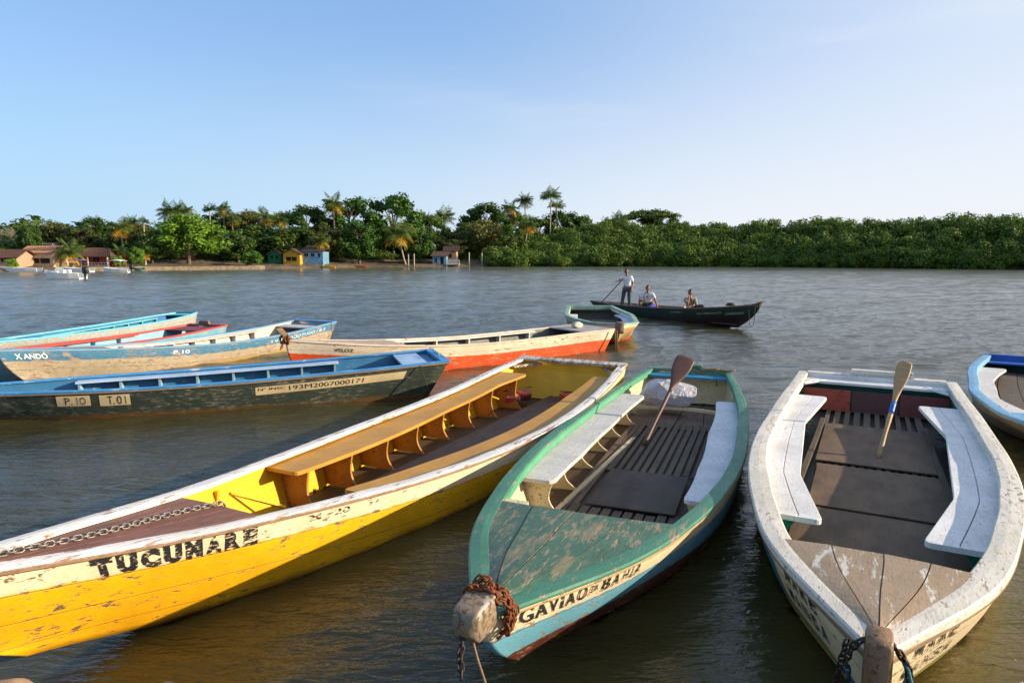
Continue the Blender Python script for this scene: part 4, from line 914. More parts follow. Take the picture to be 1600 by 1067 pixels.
def person(label, loc, rz, J, shirt, pants, group=None, scale=1., shorts=False, sleeves=True):
    """J: joints in the person's own frame (faces -Y, x to its left as seen from the front). keys: pel, chest, neck, head, sh,el,ha (l/r), hip,kn,an (l/r), look (turn of head)"""
    root = thing('person', label, 'person', loc, rz, group); root.scale = (scale,)*3
    V = Vector; g = {k: (V(v) if not isinstance(v, (int, float)) else v) for k, v in J.items()}
    pel, ch, nk, hd = g['pel'], g['chest'], g['neck'], g['head']
    N = [(*pel, .135, .10), (*pel.lerp(ch, .5), .125, .09), (*ch, .155, .10), (*nk, .058, .058), (*nk.lerp(hd, .45), .052, .055)]; E_ = [(0, 1), (1, 2), (2, 3), (3, 4)]
    def chain(a, pts):
        for p in pts: N.append(p); E_.append((a, len(N)-1)); a = len(N)-1
        return a
    for s_ in 'lr':
        sh, el, ha = g['sh'+s_], g['el'+s_], g['ha'+s_]
        h2 = ha+(ha-el).normalized()*.07
        chain(2, [(*sh, .06), (*sh.lerp(el, .5), .05), (*el, .04), (*el.lerp(ha, .4), .038), (*ha, .026), (*h2, .036, .018)])
        hp, kn, an = g['hip'+s_], g['kn'+s_], g['an'+s_]
        toe = an+V(g.get('toe'+s_, (0, -.17, -.05)))
        chain(0, [(*hp, .085), (*hp.lerp(kn, .5), .078), (*kn, .056), (*kn.lerp(an, .35), .056), (*an, .038), (*an.lerp(toe, .45), .038, .034), (*toe, .032, .022)])
    body = skin_mesh('body', N, E_, m_skin, root, 2)
    # fingers: separate short chains rooted in each palm
    for s_ in 'lr':
        el, ha = g['el'+s_], g['ha'+s_]; d = (ha-el).normalized(); side = d.cross(V((0, 0, 1))); side = side.normalized() if side.length > .1 else V((1, 0, 0)); cu = d.cross(side).normalized()
        if cu.z > 0: cu = -cu
        for k in range(5):
            if k < 4:
                a = ha+d*.085+side*(k-1.5)*.021; ln = (.066, .078, .072, .056)[k]; p = [(*a, .0095), (*(a+d*ln*.45+cu*.008), .0088), (*(a+d*ln*.7+cu*.03), .008), (*(a+d*ln*.75+cu*.052), .007)]
            else:
                a = ha+d*.03-side*.03; p = [(*a, .011), (*(a+d*.025-side*.025+cu*.01), .010), (*(a+d*.055-side*.03+cu*.025), .0085)]
            skin_mesh('finger' if k < 4 else 'thumb', p, [(i, i+1) for i in range(len(p)-1)], m_skin, body, 1)
    # head: one shaped surface with brow, nose, mouth, chin; ears, hair, eyes as its features
    lk = g.get('look', 0.); tilt = g.get('tilt', 0.); hm = Matrix.Translation(hd) @ Matrix.Rotation(lk, 4, 'Z') @ Matrix.Rotation(tilt, 4, 'X')
    bm = bmesh.new(); bmesh.ops.create_icosphere(bm, subdivisions=4, radius=1)
    for v in bm.verts:
        x, y, z = v.co; X, Y, Z = x*.076, y*.094, z*.118
        if z < 0: X *= 1-.30*(-z)**1.6; Y *= 1-.12*(-z)
        if y < 0:
            Y *= 1-.10*max(0, -y)
            nose = math.exp(-(x/.14)**2-((z+.22)/.20)**2); Y -= .024*nose*(1 if z > -.45 else .2)
            Y += .010*(math.exp(-((abs(x)-.38)/.17)**2-((z-.02)/.12)**2)); Y -= .006*math.exp(-((z-.22)/.10)**2-(x/.6)**2)
            Y -= .007*math.exp(-(x/.30)**2-((z+.56)/.07)**2); Y += .004*math.exp(-(x/.3)**2-((z+.63)/.03)**2); Y -= .010*math.exp(-(x/.25)**2-((z+.86)/.14)**2)
        v.co = (X, Y, Z)
    for s_ in (-1, 1):
        mt = Matrix.Translation((s_*.076, .008, -.012)) @ Matrix.Diagonal((.012, .022, .033, 1)); bmesh.ops.create_icosphere(bm, subdivisions=2, radius=1, matrix=mt)
    bmesh.ops.transform(bm, matrix=hm, verts=bm.verts); o = bm_obj(bm, 'head', m_skin, (0, 0, 0)); o.parent = body
    bm = bmesh.new(); bmesh.ops.create_icosphere(bm, subdivisions=4, radius=1)
    for v in list(bm.verts):
        x, y, z = v.co
        if (y < -.25 and z < .42+.2*abs(x)) or (y >= -.25 and z < -.25-.3*max(0, y-.2)): bm.verts.remove(v); continue
        n = .03*math.sin(x*23)*math.sin(y*19)*math.sin(z*21); v.co = (x*.083*(1+n), y*.101*(1+n)+.003, z*.126*(1+n)+.002)
    bmesh.ops.transform(bm, matrix=hm, verts=bm.verts); o = bm_obj(bm, 'hair', m_hair, (0, 0, 0)); o.parent = root
    for s_ in (-1, 1):
        bm = bmesh.new(); bmesh.ops.create_icosphere(bm, subdivisions=2, radius=.0105, matrix=hm @ Matrix.Translation((s_*.029, -.078, .004))); o = bm_obj(bm, 'eye', m_pupil, (0, 0, 0)); o.parent = root
    # shirt
    N = [(*(pel+V((0, 0, .01))), .155, .12), (*pel.lerp(ch, .5), .150, .112), (*ch, .175, .118), (*ch.lerp(nk, .72), .085, .08)]; E_ = [(0, 1), (1, 2), (2, 3)]
    if sleeves:
        for s_ in 'lr':
            sh, el = g['sh'+s_], g['el'+s_]; chain(2, [(*sh, .078), (*sh.lerp(el, .42), .072), (*sh.lerp(el, .72), .068)])
    skin_mesh('shirt', N, E_, shirt, root, 2)
    N = [(*pel, .150, .118)]; E_ = []
    for s_ in 'lr':
        hp, kn, an = g['hip'+s_], g['kn'+s_], g['an'+s_]
        pts = [(*hp, .105), (*hp.lerp(kn, .5), .095), (*kn, .078)]
        if not shorts: pts += [(*kn.lerp(an, .45), .070), (*kn.lerp(an, .88), .062)]
        chain(0, pts)
    skin_mesh('shorts' if shorts else 'trousers', N, E_, pants, root, 2)
    return root
m_tee = plain('white shirt cloth', (.72, .72, .74), .8, var=.1, scale=14, bump=.5); m_tee2 = plain('pale printed shirt', (.60, .58, .60), .8, var=.35, scale=22, bump=.4); m_teeg = plain('grey green shirt', (.24, .24, .19), .85, var=.15, scale=14, bump=.4)
m_jean = plain('dark jeans', (.045, .06, .075), .85, var=.3, scale=20); m_grn = plain('dark green shorts', (.02, .06, .04), .85, scale=20); m_beige = plain('pale shorts', (.55, .48, .42), .85, scale=20)
b = C_
def on_canoe(px, py):
    "station on the canoe's centre line seen at column px"
    best = min((abs(px-(lambda P: 800+FPX*P.x/(P.y*math.cos(TH)-(P.z-CAM_H)*math.sin(TH)))(b.world((x, 0, py)))), x) for x in [i*.05 for i in range(190)]); return best[1]
xs_ = on_canoe(978, .25); P0 = b.world((xs_, 0, .13))
person('standing man in white shirt and dark trousers poling at the stern of the canoe', P0, R(-20), dict(pel=(.03, 0, .93), chest=(.03, 0, 1.26), neck=(.0, 0, 1.45), head=(-.015, -.02, 1.60), look=R(15),
    shl=(.19, 0, 1.38), ell=(.25, .05, 1.10), hal=(.22, -.08, .90), shr=(-.17, -.03, 1.38), elr=(-.30, -.08, 1.22), har=(-.33, -.20, 1.22),
    hipl=(.12, 0, .88), knl=(.13, -.05, .50), anl=(.14, .06, .07), hipr=(-.08, 0, .88), knr=(-.13, -.08, .50), anr=(-.20, -.02, .07)), m_tee, m_jean)
A = ray(942, 470, P0.y+.3); A2 = ray(972, 438, P0.y-.25); d_ = (A-A2)
o = MB().tube([A2-d_*.08, A2, A, A+d_*.35], [.02, .02, .02, .02], 8).build('pole', m_pad1, None, True); recenter(o, A2); tag(o, 'dark wooden pole held by the standing boatman and slanting into the water', 'pole')
def seated(**k):
    J = dict(pel=(0, .05, .12), chest=(0, -.02, .42), neck=(0, -.06, .60), head=(0, -.10, .755), shl=(.19, -.03, .53), shr=(-.19, -.03, .53), ell=(.27, -.16, .30), elr=(-.27, -.16, .30), hal=(.16, -.34, .24), har=(-.16, -.34, .24),
             hipl=(.10, .0, .10), hipr=(-.10, .0, .10), knl=(.20, -.30, .24), knr=(-.20, -.30, .24), anl=(.14, -.16, -.17), anr=(-.14, -.16, -.17), toel=(0, -.12, -.03), toer=(0, -.12, -.03)); J.update(k); return J
xs_ = on_canoe(1012, .4); P1 = b.world((xs_, -.0, .34)); q = b.world((xs_, 0, 0))
person('seated man in pale printed shirt and dark green shorts in the canoe', P1, R(-15), seated(knr=(-.30, -.34, .28), elr=(-.30, -.22, .32), har=(-.12, -.40, .30), ell=(.30, -.12, .28), hal=(.38, -.30, .10), look=R(-8)), m_tee2, m_grn, shorts=True, scale=1.02)
xs_ = on_canoe(1077, .4); P2 = b.world((xs_, 0, .30))
person('seated man in grey shirt resting his chin on his hand in the canoe', P2, R(-10), seated(elr=(-.10, -.30, .34), har=(-.05, -.22, .62), hal=(-.02, -.36, .27), ell=(.22, -.20, .26), knr=(-.26, -.30, .24), chest=(.02, -.05, .42), head=(.0, -.13, .76), tilt=R(6)), m_teeg, m_beige, shorts=True)
o = bm_obj(crumple(3, 17, .22, .13, .10, .15), 'bag', plain('bright blue cloth', (.01, .035, .35), .6), b.world((on_canoe(1027, .4), .28, C_.Z(5)+.02)), R(20)); tag(o, 'bright blue bag beside the man in the pale printed shirt', 'bag')
# ---------------- far bank: ground, trees, village ----------------
SH = [(-60, 800), (-85, 80), (-72, 95), (-58, 108), (-45, 117), (-26, 134), (0, 142), (27, 144), (52, 137), (85, 113), (102, 98), (130, 70)]
SHX = [-150, -88, -72, -58, -45, -26, 0, 27, 52, 85, 102, 160]; SHY = [60, 80, 95, 108, 117, 134, 142, 144, 137, 113, 98, 40]
def shore(x): return float(np.interp(x, SHX, SHY))
def far_y(px, back):
    'forward distance at which the ray through column px lies back metres behind the water edge'
    Y = 120.
    for _ in range(30): Y = .5*Y+.5*(shore((px-800)/FPX*Y)+back)
    return Y
def ground_h(x, y):
    d = y-np.interp(x, SHX, SHY)
    h = np.where(d < 0, -.6, .35*np.clip(d/1.0, 0, 1)+.07*np.clip(d, 0, 12)+.13*np.clip(d-12, 0, 60)) + .15*np.sin(x*.3)*np.clip(d, 0, 1)
    return np.where(d < 0, np.maximum(-.6, d*.5), h)
def make_ground():
    xs = np.concatenate([np.linspace(-400, -121, 12), np.linspace(-120, 180, 240), np.linspace(190, 400, 10)]); us = np.concatenate([[-30, -3, -1.5, -.6], np.linspace(0, 4, 14), np.linspace(5, 60, 30), [90, 150, 300]])
    rows = []; X = []; 
    V = np.array([[x, shore(x)+u, 0] for u in us for x in xs]); V[:, 2] = ground_h(V[:, 0], V[:, 1]); V[:len(xs), 2] = -3
    V[:, 2] += .12*np.sin(V[:, 0]*1.7)*np.cos(V[:, 1]*1.3)*(V[:, 2] > .1)
    nx = len(xs); i = np.arange((len(us)-1)*nx).reshape(-1, nx)[:, :-1].ravel(); F = np.stack([i, i+1, i+nx+1, i+nx], 1)
    t = NT('sandy bank earth'); n = t.noise(t.coord(), .5, 6, .65); v = t.ramp(n, [(.3, (.05, .045, .02)), (.46, (.07, .055, .025)), (.58, (.15, .10, .06)), (.70, (.05, .06, .02))])
    t.link(v, t.b.inputs['Base Color']); t.b.inputs['Roughness'].default_value = .95; t.link(t.bump(n, .6, .2), t.b.inputs['Normal'])
    o = fast_mesh('river_bank', V, F, t.m, smooth=True); tag(o, 'sandy river bank rising behind the village', kind='structure')
    V = np.array([[-900, -900, -3.2], [900, -900, -3.2], [900, 900, -3.2], [-900, 900, -3.2]]); o = fast_mesh('river_bed', V, np.array([[0, 1, 2, 3]]), plain('river mud', (.05, .04, .02), .9)); tag(o, 'muddy river bed', kind='structure')
make_ground()
def leafmat(name, c1, c2, trans=.25, scale=.35):
    t = NT(name); n = t.noise(t.coord(), scale*3, 4, .6)
    g = t.n.new('ShaderNodeObjectInfo'); v = t.ramp(n, [(.28, c1), (.60, c2)])
    hs = t.n.new('ShaderNodeHueSaturation'); t.link(v, hs.inputs['Color']); t.link(t.step(g.outputs['Random'], 0, 1, .75, 1.25), hs.inputs['Value']); t.link(t.step(g.outputs['Random'], 0, 1, .515, .485), hs.inputs['Hue'])
    t.link(hs.outputs[0], t.b.inputs['Base Color']); t.b.inputs['Roughness'].default_value = .55; t.b.inputs['Specular IOR Level'].default_value = .3
    tr = t.n.new('ShaderNodeBsdfTranslucent'); t.link(hs.outputs[0], tr.inputs[0]); ms = t.n.new('ShaderNodeMixShader'); ms.inputs[0].default_value = trans
    t.link(t.b.outputs[0], ms.inputs[1]); t.link(tr.outputs[0], ms.inputs[2]); t.link(ms.outputs[0], t.out.inputs[0]); return t.m
m_leaf = leafmat('dark green foliage', (.035, .070, .010), (.085, .150, .020)); m_leafb = leafmat('bright green foliage', (.07, .16, .012), (.14, .27, .022)); m_leafo = leafmat('olive foliage', (.06, .08, .014), (.13, .14, .03))
m_mang = leafmat('mangrove foliage', (.075, .130, .012), (.165, .235, .022), scale=.12); m_frond = leafmat('palm frond', (.05, .095, .014), (.12, .17, .03)); m_frondy = leafmat('yellow palm frond', (.30, .20, .02), (.42, .27, .03))
m_twig = plain('bare grey twigs', (.28, .25, .22), .9); m_bark = wood('grey brown bark', (.16, .12, .085), seed=41); m_core = plain('shaded inner foliage', (.012, .022, .006), .9, bump=0)
def leaf_cloud(cent, rad, per, size, r, flat=.8, up=.35):
    "leaf quads scattered over the shells of many small clumps -> V (n,3), F (m,4)"
    Cn = np.repeat(cent, per, 0); Rd = np.repeat(rad, per)
    d = r.normal(size=(len(Cn), 3)); d /= np.linalg.norm(d, axis=1)[:, None]
    P = Cn+d*(Rd*r.uniform(.55, 1.08, len(Cn)))[:, None]*np.array([1, 1, flat])
    nrm = d*.8+r.normal(0, .5, d.shape)+np.array([0, 0, up]); nrm /= np.linalg.norm(nrm, axis=1)[:, None]
    a = np.cross(nrm, r.normal(size=d.shape)); a /= np.linalg.norm(a, axis=1)[:, None]+1e-9; b_ = np.cross(nrm, a)
    s_ = size*r.uniform(.6, 1.3, len(P))[:, None]; a *= s_; b_ *= s_*r.uniform(.45, .8, (len(P), 1))
    V = np.stack([P-a, P-b_*.9+a*.1, P+a, P+b_], 1).reshape(-1, 3); F = np.arange(len(V)).reshape(-1, 4); return V, F
def ico(sub=1):
    bm = bmesh.new(); bmesh.ops.create_icosphere(bm, subdivisions=sub, radius=1); V = np.array([v.co[:] for v in bm.verts]); F = np.array([[v.index for v in f.verts] for f in bm.faces]); bm.free(); return V, F
ICO = ico(1)
def make_crown_mesh(name, seed, n=42, per=95, size=.052, mat=None, flat=.8, shape='round', open_=0.):
    r = np.random.default_rng(seed); cent = []
    while len(cent) < n:
        p = r.uniform(-1, 1, 3)
        q = np.linalg.norm(p)
        if q > 1 or (q < .45 and shape != 'umbrella'): continue
        if shape == 'round' and p[2] < -.75: continue
        if shape == 'umbrella': p[2] = .35*(1-(p[0]**2+p[1]**2))+r.normal(0, .10)
        if shape == 'tall': p[2] *= 1.15
        cent.append(p*.80)
    cent = np.array(cent); rad = r.uniform(.17, .34, n); V, F = leaf_cloud(cent, rad, per, size, r, flat)
    if open_ < .5:      # a dense heart of darker twigs and leaves inside every clump
        v, f = leaf_cloud(cent*.93, rad*.55, per//2, size*1.5, r, flat); F = np.concatenate([F, f+len(V)]); V = np.concatenate([V, v])
    o = fast_mesh(name, V, F, mat); me = o.data; bpy.data.objects.remove(o); return me
def trunk_mesh(name, seed, h=1., r0=.05, limbs=6, crown_z=.55, spread=.6):
    r = random.Random(seed); mb = MB(); top = Vector((r.uniform(-.05, .05), r.uniform(-.05, .05), h*crown_z)); mb.tube([(0, 0, -.03), top*.5+Vector((r.uniform(-.03, .03), 0, 0)), top], [r0*1.3, r0, r0*.7], 8)
    for i in range(limbs):
        a = i*2.4+r.uniform(-.4, .4); e = Vector((math.cos(a)*spread*r.uniform(.4, .8), math.sin(a)*spread*r.uniform(.4, .8), h*r.uniform(.75, .98))); s_ = top*r.uniform(.7, 1)
        mid = s_.lerp(e, .5)+Vector((0, 0, .05)); mb.tube([s_, mid, e], [r0*.5, r0*.32, r0*.12], 6)
        e2 = mid+Vector((r.uniform(-.3, .3), r.uniform(-.3, .3), r.uniform(.1, .3))); mb.tube([mid, e2], [r0*.25, r0*.08], 5)
    o = mb.build(name, m_bark, None, True); me = o.data; bpy.data.objects.remove(o); return me
KIND = {'dark': [make_crown_mesh('crown', s, mat=m_leaf) for s in (1, 2, 3)], 'bright': [make_crown_mesh('crown', s, 52, 110, .045, m_leafb) for s in (4, 5)], 'olive': [make_crown_mesh('crown', s, mat=m_leafo) for s in (6, 7)],
        'tall': [make_crown_mesh('crown', s, 48, 95, .052, m_leafm, shape='tall') for s, m_leafm in ((8, leafmat('mid green foliage', (.045, .10, .012), (.10, .19, .02))),)], 'umbrella': [make_crown_mesh('crown', 9, 34, 80, .05, m_leaf, .5, 'umbrella', 1)],
        'bare': [make_crown_mesh('crown', 10, 40, 60, .03, m_twig, .7, 'round', 1)], 'bush': [make_crown_mesh('crown', 11, 26, 90, .06, m_leafb, .9)]}
TRK = [trunk_mesh('trunk', s) for s in (1, 2, 3)]
def place(me, name, parent, loc=(0, 0, 0), scale=(1, 1, 1), rz=0):
    o = bpy.data.objects.new(name, me); col.objects.link(o); o.parent = parent; o.location = loc; o.scale = scale; o.rotation_euler = (0, 0, rz); return o
tcount = 0
def tree(kind, px, top, wpx, back, label, low=.30, group='trees behind the village', squash=1.):
    "px column of the crown's middle, top = pixel row of its top, wpx = crown width in pixels, back = metres behind the water's edge"
    global tcount; tcount += 1; r = random.Random(tcount*7)
    Y = far_y(px, back); P = ray(px, top, Y); gz = float(ground_h(P.x, Y)); H = P.z-gz; w_ = wpx/FPX*Y/2
    root = thing('tree' if kind != 'bush' else 'bush', label, 'tree' if kind != 'bush' else 'bush', (P.x, Y, gz-.1), r.uniform(0, 6.28), group)
    ch = H*(1-low)/2; place(r.choice(KIND[kind]), 'crown', root, (0, 0, H-ch*.96), (w_*1.08, w_*1.0, ch*1.06))
    place(r.choice(TRK), 'trunk', root, (0, 0, 0), (w_*.9, w_*.9, H*.92))
    return root
def palm_mesh(seed, nf=20, droop=1., yellow=3):
    "fronds with leaflets; unit frond length 1, returned as two meshes (green, yellow)"
    r = random.Random(seed); out = []
    for yel in (0, 1):
        V = []; F = []
        for i in range(nf if not yel else yellow+2):
            a = i*2.399+r.uniform(-.2, .2)+yel*1.1; el = r.uniform(-.25, 1.35) if not yel else r.uniform(-.9, -.2); L = r.uniform(.8, 1.05); p = Vector((0, 0, 0)); d = Vector((math.cos(a)*math.cos(el), math.sin(a)*math.cos(el), math.sin(el))); N = 13; side = Vector((-math.sin(a), math.cos(a), 0))
            for k in range(N):
                q = p+d*(L/N); u = (k+.5)/N; wl_ = .30*math.sin(min(1, u*1.15+.12)*math.pi)**.7
                b0 = len(V); V += [p-side*.008, p+side*.008, q+side*.006, q-side*.006]; F.append((b0, b0+1, b0+2, b0+3))
                for sg in (-1, 1):
                    for h in (0, .5):
                        s0 = p.lerp(q, h); tip = s0+side*sg*wl_*r.uniform(.85, 1.1)+d*wl_*.55+Vector((0, 0, -.16*r.uniform(.6, 1.3)*wl_/.2*.8)); m_ = s0.lerp(tip, .5)+Vector((0, 0, .01))
                        b0 = len(V); V += [s0, m_+d*.016, tip, m_-d*.016]; F.append((b0, b0+1, b0+2, b0+3))
                p = q; d = (d+Vector((0, 0, -.085*droop*(1.15 if el > .3 else .9)))).normalized()
        o = fast_mesh('fronds', np.array([v[:] for v in V]), np.array(F), m_frondy if yel else m_frond); out.append(o.data); bpy.data.objects.remove(o)
    return out
PALM = [palm_mesh(s, n, d, y) for s, n, d, y in ((1, 22, 1, 2), (2, 18, 1.2, 5), (3, 24, .8, 1))]
def palm(px, top, wpx, back, label, lean=0., v=0, th=.5, yscale=1., yel=True, hide=0.):
    r = random.Random(int(px*3+top)); Y = far_y(px, back); w_ = wpx*1.3/FPX*Y/2; P = ray(px, top, Y); cz = P.z-w_*.62; gz = float(ground_h(P.x, Y)); bx = P.x+lean
    root = thing('palm_tree', label, 'palm tree', (bx, Y, gz-.1), 0, 'coconut palms'); H = cz-gz+.1
    mb = MB(); n = 9; mb.tube([((P.x-bx)*(i/n)**.8, .15*math.sin(i*.7), H*i/n) for i in range(n+1)], [.20*(1-.45*i/n)+(.06 if i == 0 else 0) for i in range(n+1)], 8); mb.build('trunk', wood('palm bark', (.34, .29, .22), seed=43) if not bpy.data.materials.get('palm bark') else bpy.data.materials['palm bark'], root, True)
    g, y = PALM[v]; rz = r.uniform(0, 6); place(g, 'fronds', root, (P.x-bx, 0, H), (w_, w_, w_*.95), rz)
    if yel: place(y, 'dry_fronds', root, (P.x-bx, 0, H-.1), (w_*.95, w_*.95, w_*yscale), rz)
    return root
# crowns from left to right, back row first; every label names the tree by what stands next to it in the photo
T = [('bare', 15, 349, 40, 22, 'bare grey twiggy tree at the far left edge behind the roofs'), ('dark', 42, 347, 34, 16, 'dark rounded tree just right of the bare grey tree'), ('olive', 88, 344, 62, 26, 'olive crowned tree behind the concrete gable'),
     ('dark', 150, 338, 58, 30, 'dark tree behind the red tiled roof'), ('olive', 215, 346, 46, 26, 'olive tree between the palms and the big bright tree'), ('dark', 345, 330, 80, 34, 'dark tree standing right behind the big bright green tree'),
     ('olive', 392, 326, 60, 36, 'olive tree below the pair of yellowing palms'), ('umbrella', 440, 318, 56, 32, 'flat topped tree left of the tall dense trees'), ('dark', 480, 318, 70, 24, 'dark broad tree behind the yellow hut'),
     ('tall', 545, 307, 92, 20, 'tall green tree with high crown left of the leaning palm'), ('tall', 612, 302, 96, 18, 'tallest broad green tree directly above the leaning palm'), ('umbrella', 664, 320, 70, 26, 'layered flat crowned tree right of the tallest green tree'),
     ('dark', 668, 352, 56, 18, 'dark tree just left of the stilt house'), ('dark', 720, 346, 80, 24, 'dark tree behind the stilt house'), ('dark', 758, 315, 74, 30, 'dark high tree left of the orange fronded palm'), ('olive', 752, 340, 66, 16, 'brownish green tree right of the stilt house'),
     ('tall', 800, 330, 60, 22, 'green tree under the palms on the point'), ('dark', 838, 338, 66, 30, 'dark tree behind the dry orange palm'), ('dark', 880, 327, 66, 34, 'dark tree beneath the tallest pair of palms'), ('tall', 905, 336, 60, 40, 'green tree right of the tallest pair of palms'),
     ('dark', 955, 342, 66, 44, 'dark tree where the bank woods meet the mangrove'), ('umbrella', 1012, 318, 84, 62, 'high dark flat crowned tree rising above the mangrove'), ('dark', 1030, 326, 66, 62, 'round dark crown beside the high flat crowned tree'), ('dark', 1066, 345, 44, 60, 'small dark crown at the foot of the high tree above the mangrove')]
T += [('olive', 120, 352, 60, 20, 'low olive tree between the veranda house and the concrete gable'), ('dark', 190, 356, 54, 15, 'dark low tree behind the veranda house'), ('dark', 300, 345, 90, 22, 'dark tree hidden behind the big bright green tree'), ('dark', 400, 350, 90, 22, 'dark tree above the low green shrub'),
     ('dark', 452, 352, 90, 14, 'dark tree directly behind the green and yellow huts'), ('olive', 505, 350, 60, 12, 'olive tree behind the blue hut'), ('dark', 640, 356, 60, 24, 'shaded tree behind the leaning palm trunk'), ('dark', 585, 350, 80, 26, 'shaded tree behind the tall green trees'), ('olive', 700, 372, 60, 14, 'low olive tree at the back of the stilt house'),
     ('dark', 800, 362, 60, 10, 'dark low tree where the mangrove begins'), ('dark', 10, 362, 50, 30, 'low dark tree behind the roofs at the left edge'), ('dark', 370, 362, 70, 12, 'dark tree right beside the big bright green tree'), ('dark', 235, 364, 60, 8, 'dark low tree left of the big bright green tree')]
for k, px, top, wpx, back, lb in T: tree(k, px, top, wpx*1.12, back, lb, low=.0 if top > 340 else .10)
tree('bright', 290, 331, 118, 6, 'big bright green tree spreading over the seawall', low=.06, group=None)
tree('tall', 560, 345, 76, 5, 'green tree with drooping branches at the water beside the blue hut', low=.10, group=None); tree('tall', 655, 358, 56, 6, 'low green tree right of the leaning palm', low=.10, group=None)
for px, top, wpx, lb in ((393, 391, 38, 'round bright bush on the shore left of the green hut'), (212, 384, 30, 'light green shrub behind the canopy boat'), (184, 398, 26, 'small green shrub beside the veranda house'), (782, 392, 40, 'green bush where the mangrove meets the village shore'), (18, 402, 22, 'pale green hedge before the left house')):
    tree('bush', px, top, wpx, 2.5, lb, low=.02, group='shrubs on the shore')
PL = [(265, 311, 46, 24, 'left one of two full palms above the big bright tree', 0, 0), (286, 314, 38, 26, 'right one of two full palms above the big bright tree', .5, 0), (327, 315, 26, 26, 'small dark palm left of the yellowing palm pair', 0, 2), (348, 312, 30, 28, 'left palm of the yellowing pair', .3, 1),
      (362, 325, 34, 26, 'right palm of the yellowing pair', 0, 1), (187, 335, 46, 10, 'wide palm with yellow lower fronds behind the veranda house', .4, 1), (205, 334, 32, 16, 'palm close behind the wide yellowing palm', 0, 0), (224, 337, 20, 22, 'small thin palm left of the big bright tree', 0, 2), (145, 335, 28, 36, 'dark palm above the trees at the left', 0, 2),
      (107, 368, 52, 5, 'bushy yellowing palm between the open house and the veranda house', .3, 1), (413, 320, 40, 24, 'orange fronded palm left of the flat topped tree', .2, 1), (436, 328, 34, 18, 'pale palm beside the flat topped tree', 0, 1), (520, 297, 46, 16, 'tall palm with bent fronds above the blue hut', .2, 1), (502, 358, 38, 3, 'small palm with yellow fronds in front of the blue hut', -1.2, 1),
      (620, 330, 66, 3, 'large palm on a pale leaning trunk at the water', 1.6, 1), (694, 321, 40, 30, 'feathery round palm above the stilt house', 0, 0), (797, 309, 36, 22, 'orange fronded palm on the point', .3, 1), (820, 299, 34, 28, 'palm left of the tallest pair', .5, 0), (825, 334, 36, 10, 'dry orange palm leaning over the mangrove', -1.2, 1),
      (861, 288, 40, 26, 'tallest palm of all with a long bare trunk', -.3, 2), (870, 307, 32, 30, 'palm close behind the tallest palm', .3, 2), (968, 328, 34, 42, 'star shaped palm left of the high flat crowned tree', 0, 2), (185, 378, 30, 6, 'low yellow green palm at the corner of the veranda house', 0, 1), (225, 385, 26, 5, 'young palm with yellow stems left of the bright tree', 0, 1), (440, 348, 28, 12, 'low palm behind the green hut', .2, 1)]
for px, top, w_, bk, lb, ln, v in PL: palm(px, top, w_, bk, lb, ln, v, yel=(v != 2))
# the mangrove: one unbroken mass
def mangrove():
    r = np.random.default_rng(21); prof = [(790, 392), (830, 372), (870, 362), (920, 352), (960, 345), (1010, 350), (1060, 351), (1120, 349), (1180, 347), (1250, 345), (1330, 341), (1400, 343), (1440, 338), (1600, 337), (1760, 334), (2000, 330)]
    pxs, tops = zip(*prof); Vs, Fs = [], []; n0 = 0
    base = []
    for s_ in range(5):
        rr = np.random.default_rng(50+s_); c = rr.normal(size=(16, 3)); c /= np.linalg.norm(c, axis=1)[:, None]; c = c*rr.uniform(.35, .78, (16, 1))*np.array([1, 1, .8]); base.append(leaf_cloud(c, rr.uniform(.26, .44, 16), 105, .066, rr, .85, .5))
    rows = [(.8, 2.6, 3.4), (3.0, 3.3, 3.3), (6.5, 3.5, 3.3), (10.5, 3.6, 3.2), (15., 3.6, 3.2), (20., 3.6, 3.2), (26, 3.8, 3.4)]
    for ri, (back, sz, dx) in enumerate(rows):
        x = -3. if ri < 3 else 6.
        while x < 150:
            ys = shore(x)+back+r.normal(0, .7); px = 800+FPX*x/ys
            if px > 2500: break
            hz = np.interp(px, pxs, tops); u = ri/(len(rows)-1); topz = CAM_H+(HOR-hz)/FPX*ys
            full = topz-.4; z1 = full*(.42+.62*min(1, u*1.25))*r.uniform(.90, 1.06)
            s_ = sz*r.uniform(.75, 1.2)
            for kz in range(3 if ri < 4 else 2):
                zc = z1-s_*.8-kz*s_*1.05
                if zc < s_*.2: zc = s_*.35
                V, F = base[r.integers(5)]; a = r.uniform(0, 6.28); c_, d_ = math.cos(a), math.sin(a); W2 = np.stack([V[:, 0]*c_-V[:, 1]*d_, V[:, 0]*d_+V[:, 1]*c_, V[:, 2]], 1)*s_
                Vs.append(W2+np.array([x+r.normal(0, .5), ys-kz*.4*(ri < 2), zc+float(ground_h(x, ys))*.2])); Fs.append(F+n0); n0 += len(V)
            x += dx*r.uniform(.7, 1.2)
    o = fast_mesh('mangrove', np.concatenate(Vs), np.concatenate(Fs), m_mang); tag(o, 'dense green mangrove wall lining the far right bank', kind='stuff')
mangrove()
